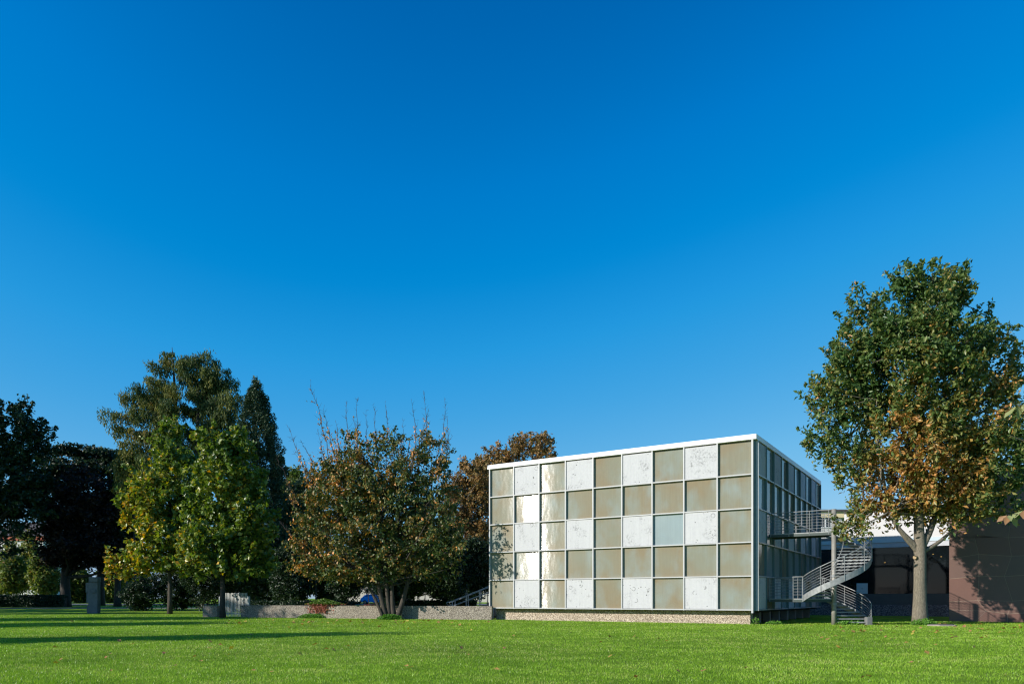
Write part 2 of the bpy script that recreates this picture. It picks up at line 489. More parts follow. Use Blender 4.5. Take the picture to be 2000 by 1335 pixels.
def leaf_mesh(name, pos, d, nrm, L, W, tint, mat, lobes=False):
    """every leaf is a folded blade: four points, two triangles"""
    N = len(pos)
    d = unit(d)
    side = unit(np.cross(nrm, d))
    n2 = np.cross(d, side)
    L = np.broadcast_to(np.asarray(L, float), (N,))[:, None]; W = np.broadcast_to(np.asarray(W, float), (N,))[:, None]
    base = pos - d * L * 0.5
    tip = pos + d * L * 0.5 - n2 * L * 0.12
    mid = pos + d * L * 0.06 + n2 * W * 0.18
    v = np.stack([base, mid + side * W * 0.5, tip, mid - side * W * 0.5], 1).reshape(-1, 3)
    i = np.arange(N)[:, None] * 4
    f = np.concatenate([i + np.array([[0, 1, 2]]), i + np.array([[0, 2, 3]])], 1).reshape(-1)
    me = bpy.data.meshes.new(name)
    me.vertices.add(len(v)); me.vertices.foreach_set('co', v.ravel().astype(np.float32))
    me.loops.add(len(f)); me.loops.foreach_set('vertex_index', f.astype(np.int32))
    me.polygons.add(2 * N); me.polygons.foreach_set('loop_start', np.arange(2 * N, dtype=np.int32) * 3)
    me.update()
    at = me.attributes.new('tint', 'FLOAT', 'POINT')
    at.data.foreach_set('value', np.repeat(np.clip(tint, 0, 1), 4).astype(np.float32))
    me.materials.append(mat)
    return me


def ball(rg, n):
    v = unit(rg.normal(size=(n, 3)))
    return v * rg.random((n, 1)) ** (1 / 3)


def crown_points(ells, n, rg, shell=0.35):
    """clump centres inside a union of ellipsoids, (cx,cy,cz,rx,ry,rz)"""
    e = np.asarray(ells, float)
    vol = (e[:, 3] * e[:, 4] * e[:, 5]) ** 0.8
    k = rg.choice(len(e), n, p=vol / vol.sum())
    dirs = unit(rg.normal(size=(n, 3)))
    r = shell + (1 - shell) * rg.random(n) ** 0.6
    return e[k, :3] + dirs * r[:, None] * e[k, 3:6], k


def px_ells(specs, Y, base, ydepth=1.0):
    """ellipses read off the photograph, given their real depth and size (metres, relative to the tree's base)"""
    out = []
    for s in specs:
        px, py, rx, ry = s[:4]
        dy = s[4] if len(s) > 4 else 0.0
        y = Y + dy
        c = P(px, py, y) - np.asarray(base)
        rx, ry = rx / FPX * y, ry / FPX * y
        out.append((c[0], c[1], c[2], rx, max(rx * ydepth, 0.6), ry))
    return out


def limb(mb, a, b, r0, r1, rg, sag=0.1, n=6, seg=7):
    a, b = np.asarray(a, float), np.asarray(b, float)
    t = np.linspace(0, 1, n)[:, None]
    ln = np.linalg.norm(b - a)
    m = (a + b) / 2 + rg.normal(size=3) * ln * 0.07 + np.array([0, 0, ln * sag])
    pts = a * (1 - t) ** 2 + 2 * m * t * (1 - t) + b * t ** 2
    pts[1:-1] += rg.normal(size=(n - 2, 3)) * ln * 0.012
    mb.tube(pts, np.linspace(r0, r1, n), seg, cap=False, wob=0.06)
    return pts


def make_tree(name, base, ells, label, mat, bark, height, trunk_r, n_clump=220, per=120, clump_r=0.7, leaf=(0.18, 0.12),
              tint=lambda p, r: 0.3 + r.normal(size=len(p)) * 0.15, cat='tree', group=None, seed=1, fork=0.3, n_limb=14,
              flat=0.8, droop=0.0, up=0.45, lean=(0, 0), shell=0.35, trunk_name='trunk', crown_name='crown', extra=None, twigs=True, trunk_paths=None, clump_list=None, shoot=None):
    rg = np.random.default_rng(seed)
    root = empty(name, base, 0, label, cat, group)
    c, k = crown_points(ells, n_clump, rg, shell)
    if clump_list is not None:
        c = np.concatenate([c, np.asarray(clump_list, float)])
    c = c[c[:, 2] > 0.25]
    # --- trunk and limbs
    mb = MB()
    top = np.array([lean[0], lean[1], height])
    if trunk_paths is None:
        zt = np.linspace(0, 1, 12)
        path = np.stack([lean[0] * zt ** 1.3 + np.sin(zt * 5 + seed) * trunk_r * 0.35 * zt, lean[1] * zt, height * 0.86 * zt], 1)
        rad = trunk_r * np.interp(zt, [0, 0.04, 0.12, fork, 0.6, 1], [1.3, 1.08, 1.0, 0.88, 0.45, 0.12])
        path[0, 2] -= 0.15
        mb.tube(path, rad, 12, wob=0.035)
        paths = [(path, rad)]
    else:
        paths = []
        for pp, rr in trunk_paths:
            pp = np.asarray(pp, float); rr = np.asarray(rr, float)
            tt = np.linspace(0, 1, len(pp)); tn = np.linspace(0, 1, 14)
            q = np.stack([np.interp(tn, tt, pp[:, i]) for i in range(3)], 1)
            for _ in range(2): q[1:-1] = (q[:-2] + 2 * q[1:-1] + q[2:]) / 4
            r2 = np.interp(tn, tt, rr)
            mb.tube(q, r2, 10, wob=0.04)
            paths.append((q, r2))
    order = rg.permutation(len(c))[:n_limb]
    lp = []
    for i in order:
        q, r_ = paths[rg.integers(len(paths))]
        zmin = fork * height
        want = max(zmin, c[i, 2] - np.hypot(c[i, 0], c[i, 1]) * 0.75)
        j = int(np.argmin(np.abs(q[:, 2] - want)))
        r0 = max(min(r_[j] * 0.55, trunk_r * 0.5), trunk_r * 0.10)
        pts = limb(mb, q[j], c[i], r0, 0.015 + trunk_r * 0.03, rg, -0.06 if droop > 0.5 else 0.05)
        lp.append(pts)
    if twigs and lp:
        allp = np.concatenate([p[1:] for p in lp])
        for i in rg.permutation(len(c))[:min(len(c), 160)]:
            j = int(np.argmin(((allp - c[i]) ** 2).sum(1)))
            limb(mb, allp[j], c[i], 0.012 + trunk_r * 0.05, 0.008, rg, 0.03, 4, 4)
    mb.build(trunk_name, bark, root, smooth=True)
    # --- leaves
    m = len(c)
    cnt = np.maximum(6, rg.poisson(per * (0.45 + 1.1 * rg.random(m))))
    ci = np.repeat(np.arange(m), cnt)
    N = len(ci)
    off = ball(rg, N) * np.array([1, 1, flat])
    rc = clump_r * (0.6 + 0.8 * rg.random(m))
    pos = c[ci] + off * rc[ci][:, None]
    if shoot:                                        # leaves sit along ascending shoots instead of in round clumps
        sl, sw, sup, sout = shoot
        hd = c * np.array([1, 1, 0]); hd = hd / (np.linalg.norm(hd, axis=1, keepdims=True) + 0.6)
        sd = unit(hd * sout + np.array([0, 0, sup]) + rg.normal(size=(m, 3)) * 0.42)
        ln = sl * (0.5 + 0.9 * rg.random(m))
        t = rg.random(N) ** 0.85
        off = rg.normal(size=(N, 3)) * 0.5
        pos = c[ci] + sd[ci] * ((t - 0.4) * ln[ci])[:, None] + off * (sw * 2 * (1.1 - 0.75 * t))[:, None]
        off = off * 0.7 + sd[ci] * 0.7
    rnd = unit(rg.normal(size=(N, 3)))
    nrm = unit(off * 0.6 + rnd * 0.85 + np.array([0, 0, up]))
    d = unit(unit(rg.normal(size=(N, 3))) * 0.8 + off * 0.6 + np.array([0, 0, -droop]))
    ok = pos[:, 2] > 0.05
    sz = 0.65 + 0.7 * rg.random(N)
    tn = tint(pos, rg) + (rg.normal(size=m) * 0.07)[ci]
    me = leaf_mesh(crown_name, pos[ok], d[ok], nrm[ok], (leaf[0] * sz)[ok], (leaf[1] * sz)[ok], tn[ok], mat)
    link(crown_name, me, root)
    return root


# ================================================================== GROUND
def make_ground():
    xs = np.concatenate([np.linspace(-900, -140, 9), np.linspace(-120, 120, 61), np.linspace(140, 900, 9)])
    ys = np.concatenate([np.linspace(-300, -20, 6), np.linspace(-10, 190, 101), np.linspace(220, 1500, 10)])
    X, Y = np.meshgrid(xs, ys)
    Z = gz(X, Y)
    n = len(xs)
    mb = MB()
    F = [(j * n + i, j * n + i + 1, (j + 1) * n + i + 1, (j + 1) * n + i) for j in range(len(ys) - 1) for i in range(n - 1)]
    mb.add(np.stack([X, Y, Z], -1).reshape(-1, 3), F)
    t = NT('lawn'); v = t.obj(False)
    n1 = t.noise(v, 0.35, 5, 0.6); n2 = t.noise(t.scale(v, (1, 1, 1)), 9.0, 5, 0.7); n3 = t.noise(v, 60.0, 3, 0.7)
    c = t.ramp(t.math('ADD', t.math('MULTIPLY', n2, 0.6), t.math('MULTIPLY', n1, 0.4)),
               [(0.3, (0.13, 0.22, 0.018)), (0.5, (0.22, 0.36, 0.03)), (0.7, (0.31, 0.45, 0.05))])
    c = t.mix(t.math('MULTIPLY_ADD', n1, 3.5, -1.9, clamp=True), c, (0.14, 0.125, 0.045))
    c = t.mix(t.math('MULTIPLY', n3, 0.4), c, (0.03, 0.055, 0.01))
    t.bump(t.math('ADD', n3, t.math('MULTIPLY', n2, 1.5)), 1.0, 0.05)
    t.bsdf.inputs['Specular IOR Level'].default_value = 0.08
    return tag(mb.build('lawn', t.set(Base_Color=c, Roughness=0.95), smooth=True), 'mown green lawn reaching from the camera to the trees and the museum', 'lawn', None, 'structure')


make_ground()


def make_grass():
    rg = np.random.default_rng(3)
    N = 520000
    Y = 10.5 * (64.0 / 10.5) ** rg.random(N)
    X = (rg.random(N) * 2 - 1) * (0.74 * Y + 1.5)
    # clumps
    cl = np.sin(X * 2.1 + np.sin(Y * 1.7) * 2) * np.sin(Y * 2.6 + np.sin(X * 1.1) * 2)
    # keep out of the buildings and beyond the garden wall
    c0 = np.array([13.13, 39.4]); b = np.array([0.538, 0.843]); a = np.array([-0.843, 0.538])
    rel = np.stack([X - c0[0], Y - c0[1]], 1)
    s, tt = rel @ a, rel @ b
    inside = ((s > -0.1) & (s < 17.5) & (tt > 0.48)) | (tt > 27.0)
    yw = 48.2 - (X + 1.3) * 0.333
    inside |= (X < -1.2) & (X > -20) & (Y > yw - 0.02)
    pw = 45 - (X - 26.8) * 0.42
    inside |= (X > 26.8) & (Y > pw - 0.05)
    k = ~inside
    X, Y, cl = X[k], Y[k], cl[k]; N = len(X)
    h = (0.030 + 0.022 * rg.random(N)) * (1 + 0.20 * cl) * np.interp(Y, [10, 60], [1, 1.45])
    w = np.interp(Y, [10, 60], [0.0075, 0.030]) * (0.7 + 0.6 * rg.random(N))
    az = rg.random(N) * 2 * np.pi
    lean = rg.random(N) * 0.75
    d = np.stack([np.cos(az) * lean, np.sin(az) * lean, np.ones(N)], 1); d = unit(d)
    az2 = rg.random(N) * 2 * np.pi
    sd = np.stack([np.cos(az2), np.sin(az2), np.zeros(N)], 1)
    base = np.stack([X, Y, gz(X, Y) - 0.005], 1)
    v = np.stack([base - sd * w[:, None] / 2, base + sd * w[:, None] / 2, base + d * h[:, None]], 1).reshape(-1, 3)
    big = np.sin(X * 0.31 + 1.3 * np.sin(Y * 0.23)) * np.sin(Y * 0.42 + np.sin(X * 0.17) * 1.6)
    mid = np.sin(X * 1.3 + 2.0 * np.sin(Y * 0.9)) * np.sin(Y * 1.9 + 1.5 * np.sin(X * 0.8))
    fine = np.sin(X * 5.3 + 2.2 * np.sin(Y * 3.1)) * np.sin(Y * 6.1 + 1.8 * np.sin(X * 3.7))
    tint = 0.42 + 0.21 * big + 0.20 * mid + 0.11 * fine + rg.normal(size=N) * 0.20
    h *= 1 - 0.45 * ((mid < -0.35) & (fine < 0.2))
    cx, cy = np.floor(X / .24 + .3 * np.sin(Y * 4)).astype(np.int64), np.floor(Y / .30 + .3 * np.sin(X * 5)).astype(np.int64)
    hs = ((cx * 73856093) ^ (cy * 19349663)) % 1000 / 1000.0
    h *= 0.72 + 0.55 * hs
    tint = tint * 0.8 + 0.30 * (hs - 0.5) + 0.05
    worn = np.exp(-((X + 5) / 6.5) ** 2 - ((Y - 20.5) / 3.5) ** 2) + 0.8 * np.exp(-((X - 9) / 3.0) ** 2 - ((Y - 26) / 2.0) ** 2)
    tint -= 0.10 * worn
    dead = rg.random(N) < 0.22 * worn + np.clip(0.05 + 0.22 * (mid - 0.35) + 0.10 * (big < -0.4), 0.0, 0.4)
    tint[dead] = 0.9 + 0.1 * rg.random(dead.sum())
    me = bpy.data.meshes.new('grass')
    me.vertices.add(3 * N); me.vertices.foreach_set('co', v.ravel().astype(np.float32))
    me.loops.add(3 * N); me.loops.foreach_set('vertex_index', np.arange(3 * N, dtype=np.int32))
    me.polygons.add(N); me.polygons.foreach_set('loop_start', np.arange(N, dtype=np.int32) * 3)
    me.update()
    at = me.attributes.new('tint', 'FLOAT', 'POINT')
    at.data.foreach_set('value', np.repeat(np.clip(tint, 0, 1), 3).astype(np.float32))
    me.materials.append(M['grass_blade'])
    tag(link('grass', me), 'short bright green grass blades covering the sunlit lawn', 'grass', None, 'stuff')


make_grass()


def make_path():
    mb = MB()
    xs = np.linspace(-120, -22, 40)
    y0 = 88 + 0.02 * (xs + 60); w = 3.4
    v = []
    for x, y in zip(xs, y0):
        v += [(x, y, float(gz(x, y)) + 0.03), (x, y + w, float(gz(x, y + w)) + 0.03)]
    mb.add(v, [(2 * i, 2 * i + 2, 2 * i + 3, 2 * i + 1) for i in range(len(xs) - 1)])
    tag(mb.build('path', M['asphalt']), 'grey path crossing the shade under the trees at left', 'path', None, 'structure')
    mb = MB()
    v = []
    xs = np.linspace(-150, 60, 40)
    for x in xs:
        v += [(x, 107.5, float(gz(x, 107.5)) + 0.04), (x, 116, float(gz(x, 116)) + 0.04)]
    mb.add(v, [(2 * i, 2 * i + 2, 2 * i + 3, 2 * i + 1) for i in range(len(xs) - 1)])
    tag(mb.build('road', M['asphalt']), 'asphalt street beyond the garden where the blue car stands', 'road', None, 'structure')


make_path()

# ================================================================== MUSEUM CUBE
C0 = np.array([13.13, 39.4, 0.0])
ROT = math.atan2(-0.538, 0.843)                      # local x runs along the sunny facade to the right, local y runs back


def FR(x, y, z=0.0):
    return C0 + np.array([0.843, -0.538, 0]) * x + np.array([0.538, 0.843, 0]) * y + np.array([0, 0, z])


def make_museum():
    root = empty('museum_building', C0, ROT, 'cube museum with chequered facade of white concrete and beige translucent panels, white roof edge', 'building')
    zs = [0.785 + 1.829 * i for i in range(6)]       # transom heights
    # plinth, core, underside, roof
    MB().box(-17.15, -0.47, 0.5, 1.1, -0.2, 0.75).build('plinth', M['plinth'], root)
    core = MB().box(-17.25, -0.32, 0.30, 18.6, 0.80, 9.92)
    core.box(-17.0, -2.6, 1.15, 18.4, -0.2, 0.79)
    core.build('core_wall', M['dark_core'], root)
    MB().box(-17.30, -0.30, 1.11, 18.6, 0.64, 0.752).build('floor_slab', M['dark_core'], root)
    MB().box(-17.49, 0.0, -0.06, 18.9, 9.955, 10.235, bev=0.012).build('roof_fascia', M['white_metal'], root)
    MB().box(-17.2, -0.3, 0.3, 18.6, 10.24, 10.27).build('roof_covering', M['roofing'], root)
    # corner channel between the two facades
    MB().box(-0.26, -0.11, 0.11, 0.26, 0.74, 9.95).build('corner_channel', M['teal_metal'], root)
    # sunny facade (plane y=0)
    xa = [-17.33 + 1.9 * i for i in range(10)]
    pa = MB().box(-0.92, 0.92, -0.02, 0.02, -0.89, 0.89).mesh('translucent_panel', [M['panel_beige']])
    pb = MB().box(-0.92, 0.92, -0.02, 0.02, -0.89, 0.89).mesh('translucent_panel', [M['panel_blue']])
    pc = MB().box(-0.905, 0.905, -0.03, 0.03, -0.875, 0.875, bev=0.012).mesh('concrete_panel', [M['concrete']])
    for r in range(5):
        for c in range(9):
            cx, cz = (xa[c] + xa[c + 1]) / 2, (zs[4 - r] + zs[5 - r]) / 2
            if r % 2 == 0 and c % 2 == 1:
                link('concrete_panel', pc, root, (cx, 0.055, cz))
            elif r == 2 and c == 6:
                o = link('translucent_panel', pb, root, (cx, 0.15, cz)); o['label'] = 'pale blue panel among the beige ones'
            else:
                o = link('translucent_panel', pa, root, (cx, 0.15, cz))
                o.rotation_euler = (R(rng.normal() * 0.25), 0, R(0.50 + rng.normal() * 0.11))
    for i, x in enumerate(xa):
        w = 0.035 if i < 9 else 0.05
        MB().box(x - w, x + w, -0.03, 0.20, 0.74 if i < 9 else 0.62, 9.95).build('mullion', M['frame_metal'], root)
    for z in zs[:-1]:
        for c in range(9):
            MB().box(xa[c] + 0.036, xa[c + 1] - (0.036 if c < 8 else 0.051), -0.02, 0.19, z - 0.03, z + 0.03).build('transom', M['frame_metal'], root)
    # shaded facade (plane x=0)
    ya = [0.30 + 1.845 * i for i in range(11)]
    qa = MB().box(-0.02, 0.02, -0.89, 0.89, -0.89, 0.89).mesh('translucent_panel', [M['panel_beige_side']])
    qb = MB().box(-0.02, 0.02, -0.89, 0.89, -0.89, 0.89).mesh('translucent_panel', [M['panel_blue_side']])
    qc = MB().box(-0.03, 0.03, -0.88, 0.88, -0.875, 0.875, bev=0.012).mesh('concrete_panel', [M['concrete']])
    for r in range(5):
        for c in range(10):
            cy, cz = (ya[c] + ya[c + 1]) / 2, (zs[4 - r] + zs[5 - r]) / 2
            if r % 2 == 0 and c % 2 == 0:
                link('concrete_panel', qc, root, (-0.055, cy, cz))
            else:
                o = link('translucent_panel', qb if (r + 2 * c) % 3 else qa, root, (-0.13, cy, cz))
                o.rotation_euler = (0, R(rng.normal() * 0.25), R(rng.normal() * 0.3))
    for i, y in enumerate(ya):
        w = 0.03 if i else 0.035
        MB().box(-0.19, 0.03, y - w, y + w, 0.74, 9.93).build('mullion', M['frame_metal'] if i == 0 else M['teal_metal'], root)
    for z in zs[:-1]:
        for c in range(10):
            MB().box(-0.18, 0.02, ya[c] + 0.036, ya[c + 1] - 0.031, z - 0.03, z + 0.03).build('transom', M['frame_metal'], root)
    # back and hidden side: plain cladding
    MB().box(-17.40, -17.26, 0.25, 18.7, 0.76, 9.94).build('cladding', M['render_white'], root)
    MB().box(-17.24, -0.2, 18.62, 18.8, 0.76, 9.94).build('cladding', M['render_white'], root)
    # piers under the shaded facade
    for y in (3.2, 5.6, 8.0, 10.4, 12.8, 15.2, 17.6):
        MB().box(-1.0, -0.6, y - 0.2, y + 0.2, -0.1, 0.62).build('pier', M['pier'], root)
    return root


make_museum()


# ================================================================== SPIRAL STAIRCASE
def make_stair():
    base = np.array([17.32, 39.5, 0.0])
    root = empty('spiral_staircase', base, 0, 'grey galvanised steel spiral staircase with two landings on the shaded facade', 'staircase')
    bl = np.array([[math.cos(ROT), -math.sin(ROT)], [math.sin(ROT), math.cos(ROT)]])
    def loc(dist, t):                                # distance from the facade, distance along it -> stair coordinates
        w = FR(dist, t)
        return (w - base)[:2]
    RO, RI = 1.82, 0.16
    Z1, Z2 = 1.40, 5.02
    A_LOW = (-16.0, 82.0); A_UP = (190.0, 442.0)
    def hx(ang, r, z):
        a = R(ang); return np.array([r * math.cos(a), r * math.sin(a), z])
    MB().tube([(0, 0, -0.1), (0, 0, 1.0), (0, 0, 6.2)], 0.125, 20).build('column', M['galv_pole'], root, smooth=True)
    cap = MB()
    for z in (Z1 - 0.35, 2.0, 2.55): cap.tube([(0, 0, z), (0, 0, z + 0.12)], 0.16, 20)
    cap.build('column_collar', M['galv'], root)
    flights = [(A_LOW, 0.0, Z1, 8), (A_UP, Z1, Z2, 21)]
    for (a0, a1), z0, z1, n in flights:
        da = (a1 - a0) / n; dz = (z1 - z0) / (n if z0 > 0 else n)
        for k in range(n - (0 if z0 == 0 else 1)):
            z = z0 + dz * (k + 1) - (dz if z0 == 0 and False else 0)
            b0, b1 = a0 + da * k - 1.5, a0 + da * (k + 1) + 1.5
            p = [hx(b0, RI, 0)[:2], hx(b0, RO - 0.03, 0)[:2], hx((b0 + b1) / 2, RO - 0.03, 0)[:2], hx(b1, RO - 0.03, 0)[:2], hx(b1, RI, 0)[:2]]
            t = MB().poly_prism(p, z - 0.045, z - 0.01)
            e0, e1 = np.array(p[0]), np.array(p[1])
            dn = (e1 - e0) / np.linalg.norm(e1 - e0); pn = np.array([-dn[1], dn[0]]) * 0.03
            t.poly_prism([e0, e1 - dn * 0.01, e1 - dn * 0.01 + pn, e0 + pn], z - 0.075, z - 0.046)
            t.build('tread', M['galv'], root)
        # outer stringer plate
        m = MB(); V = []
        ns = 40
        for i in range(ns + 1):
            f = i / ns; an = a0 + (a1 - a0) * f; z = z0 + (z1 - z0) * f
            for r, dzz in ((RO - 0.025, -0.16), (RO, -0.16), (RO, 0.17), (RO - 0.025, 0.17)):
                V.append(hx(an, r, max(z + dzz, 0.0 if dzz < 0 else 0.1)))
        F = []
        for i in range(ns):
            for j in range(4):
                F.append((i * 4 + j, i * 4 + (j + 1) % 4, i * 4 + 4 + (j + 1) % 4, i * 4 + 4 + j))
        F += [(3, 2, 1, 0), (ns * 4, ns * 4 + 1, ns * 4 + 2, ns * 4 + 3)]
        m.add(V, F).build('stringer', M['galv'], root)
        # outer railing: handrail, six thin rails, posts
        an = np.linspace(a0, a1, 44)
        zz = z0 + (z1 - z0) * (an - a0) / (a1 - a0)
        rl = MB()
        for h in (0.27, 0.41, 0.55, 0.69, 0.83, 0.97):
            rl.tube([hx(a, RO - 0.012, z + h + 0.03) for a, z in zip(an, zz)], 0.011, 6)
        rl.build('rail', M['galv'], root, smooth=True)
        MB().tube([hx(a, RO - 0.012, z + 1.15) for a, z in zip(an, zz)], 0.024, 8).build('handrail', M['galv'], root, smooth=True)
        npst = max(3, int(round((a1 - a0) / 38.0)) + 1)
        for a in np.linspace(a0 + 0.5, a1 - 0.5, npst):
            z = z0 + (z1 - z0) * (a - a0) / (a1 - a0)
            MB().tube([hx(a, RO + 0.015, max(z - 0.12, 0.0)), hx(a, RO + 0.015, z + 1.14)], 0.02, 8).build('baluster', M['galv'], root)
        # inner handrail winding round the column
        if z0 > 0:
            ai = np.linspace(a0 + 35, a0 + 190, 24)
            zi = z0 + (z1 - z0) * (ai - a0) / (a1 - a0)
            MB().tube([hx(a, 0.46, z + 0.95) for a, z in zip(ai, zi)], 0.02, 6).build('inner_handrail', M['galv'], root, smooth=True)
            for q in (0, -1):
                MB().tube([hx(ai[q], 0.46, zi[q] + 0.95), hx(ai[q], 0.46, zi[q])], 0.016, 6).build('baluster', M['galv'], root)
    # landings
    def landing(z, extra):
        colp = np.array([0.0, 0.0])
        far = hx(82, RO, 0)[:2]
        pts = [loc(0.04, 2.45)] + ([loc(1.62, 2.45), loc(1.62, 1.13), hx(190, RO, 0)[:2]] if extra else []) + [colp, far, loc(0.04, 4.05)]
        pts = pts if not extra else pts
        m = MB().poly_prism([tuple(p) for p in pts[::-1]] if False else [tuple(p) for p in pts], z - 0.045, z)
        m.build('landing_deck', M['galv'], root)
        ed = MB()
        edges = list(zip(pts, pts[1:] + pts[:1]))
        for p, q in edges:
            p, q = np.array(p), np.array(q); L = np.linalg.norm(q - p); an = math.atan2(*(q - p)[::-1])
            T = np.eye(4); T[:2, :2] = [[math.cos(an), -math.sin(an)], [math.sin(an), math.cos(an)]]; T[:2, 3] = p
            ed.box(0.0, L, 0.001, 0.03, z - 0.19, z - 0.047, M=T)
        ed.build('landing_beam', M['beam_green'], root)
        runs = [[loc(0.06, 2.45), colp + np.array([-0.14, 0.09])], [loc(0.06, 4.05), far]] if not extra else \
               [[loc(0.06, 2.45), loc(1.62, 2.45), loc(1.62, 1.13), hx(190, RO, 0)[:2]], [loc(0.06, 4.05), far]]
        for run in runs:
            rl = MB()
            for p, q in zip(run[:-1], run[1:]):
                for h in (0.20, 0.36, 0.52, 0.68, 0.84, 1.0):
                    rl.tube([(*p, z + h), (*q, z + h)], 0.011, 6)
                L = np.linalg.norm(np.array(q) - np.array(p))
                nb = max(1, int(round(L / 1.1)))
                for i in range(nb + 1):
                    if i == nb and q is not run[-1]: continue
                    s = np.array(p) + (np.array(q) - np.array(p)) * min(max(i / nb, 0.03), 0.97)
                    MB().tube([(*s, z - 0.17), (*s, z + 1.14)], 0.02, 8).build('baluster', M['galv'], root)
            rl.build('rail', M['galv'], root)
            hr = MB()
            for p, q in zip(run[:-1], run[1:]):
                hr.tube([(*p, z + 1.16), (*q, z + 1.16)], 0.024, 8)
            hr.build('handrail', M['galv'], root)
    landing(Z1, True)
    landing(Z2, False)
    # concrete starting block at the foot
    p = hx(-16, RO - 0.15, 0)
    MB().box(p[0] - 0.12, p[0] + 0.18, p[1] - 0.15, p[1] + 0.15, -0.05, 0.42, bev=0.02).build('foot_block', M['stele'], root)
    return root


make_stair()


# ================================================================== GLAZED WING BEHIND
def make_wing():
    o = FR(0, 26.2)
    root = empty('museum_wing', o, ROT, 'low museum wing with blank white upper wall over dark glazing, behind the oak', 'building')
    x0, x1 = -9.0, 13.0
    MB().box(0.55, x1, 0.0, 9.0, 6.235, 8.46).build('upper_wall', M['annex_white'], root)
    MB().box(0.50, x1, -0.08, 9.05, 8.462, 8.58).build('roof_edge', M['slate'], root)
    MB().box(4.0, x1, 2.0, 8.0, 8.582, 9.08).build('roof_upstand', M['strip'], root)
    MB().box(x0, 0.54, 0.0, 9.0, 6.235, 6.5).build('flat_roof', M['roofing'], root)
    MB().box(x0, x1, -0.05, 0.25, 5.93, 6.23).build('fascia', M['fascia'], root)
    MB().box(x0, x1, 0.0, 0.3, 5.53, 5.925).build('soffit_strip', M['strip'], root)
    wb = (x0 + 0.05, -2.0, 5.6, x1 - 0.05)
    for xa, xb in zip(wb[:-1], wb[1:]):
        MB().box(xa + 0.002, xb - 0.035, 0.12, 0.15, 1.8, 5.525).build('window_pane', M['glass'], root)
    for x in wb[1:-1]:
        MB().box(x - 0.03, x + 0.0, 0.08, 0.19, 1.8, 5.525).build('window_post', M['sill_dark'], root)
    MB().box(x0, x1, 0.02, 0.3, 0.92, 1.79).build('sill_panel', M['sill_dark'], root)
    MB().box(x0, x1, 0.0, 0.4, -0.2, 0.915).build('plinth', M['annex_plinth'], root)
    room = MB()
    room.box(x0, x1, 7.0, 7.2, 0.8, 6.3); room.box(x0, x1, 0.45, 7.0, 0.7, 0.9); room.box(x0, x1, 0.45, 7.0, 5.7, 5.9)
    room.box(x0 - 0.2, x0, 0.3, 7.2, 0.8, 6.3); room.box(x1, x1 + 0.2, 0.3, 7.2, 0.8, 6.3)
    room.build('interior_wall', M['dark_core'], root)
    MB().box(0.5, 8.0, 5.2, 5.35, 1.0, 3.4).build('partition', M['dark_core'], root)
    MB().box(0.8, 6.5, 5.1, 5.19, 3.35, 3.42).build('picture_rail', M['pier'], root)
    for (u, v, z) in ((3.35, 2.4, 4.4), (6.9, 1.8, 4.95), (7.45, 2.0, 4.75), (8.1, 2.2, 4.45), (0.9, 3.0, 4.75)):
        MB().tube([(u, v, z), (u, v, z + 0.06)], 0.05, 10).build('downlight', M['lamp'], root)
    return root


wing = make_wing()


def wing_thing(u, y, z):
    return FR(u, 26.2 + y, z)


b = empty('display_board', wing_thing(1.9, 0.08, 1.80), ROT, 'square white board with a small grey emblem on the sill of the dark window', 'board')
MB().box(-0.42, 0.42, -0.02, 0.02, 0, 0.86, bev=0.01).build('panel', M['board'], b)
MB().tube([(0, -0.025, 0.43), (0, -0.03, 0.43)], 0.06, 16).build('emblem', M['rail_grey'], b)
b = empty('display_box', wing_thing(8.75, 0.8, 1.82), ROT, 'bluish stepped display box inside the window beside the red stone block', 'box')
MB().box(-0.6, 0.5, -0.2, 0.3, 0, 0.30, bev=0.01).build('base', M['board'], b)
MB().box(-0.35, 0.5, -0.18, 0.28, 0.302, 0.98, bev=0.01).build('body', M['board'], b)


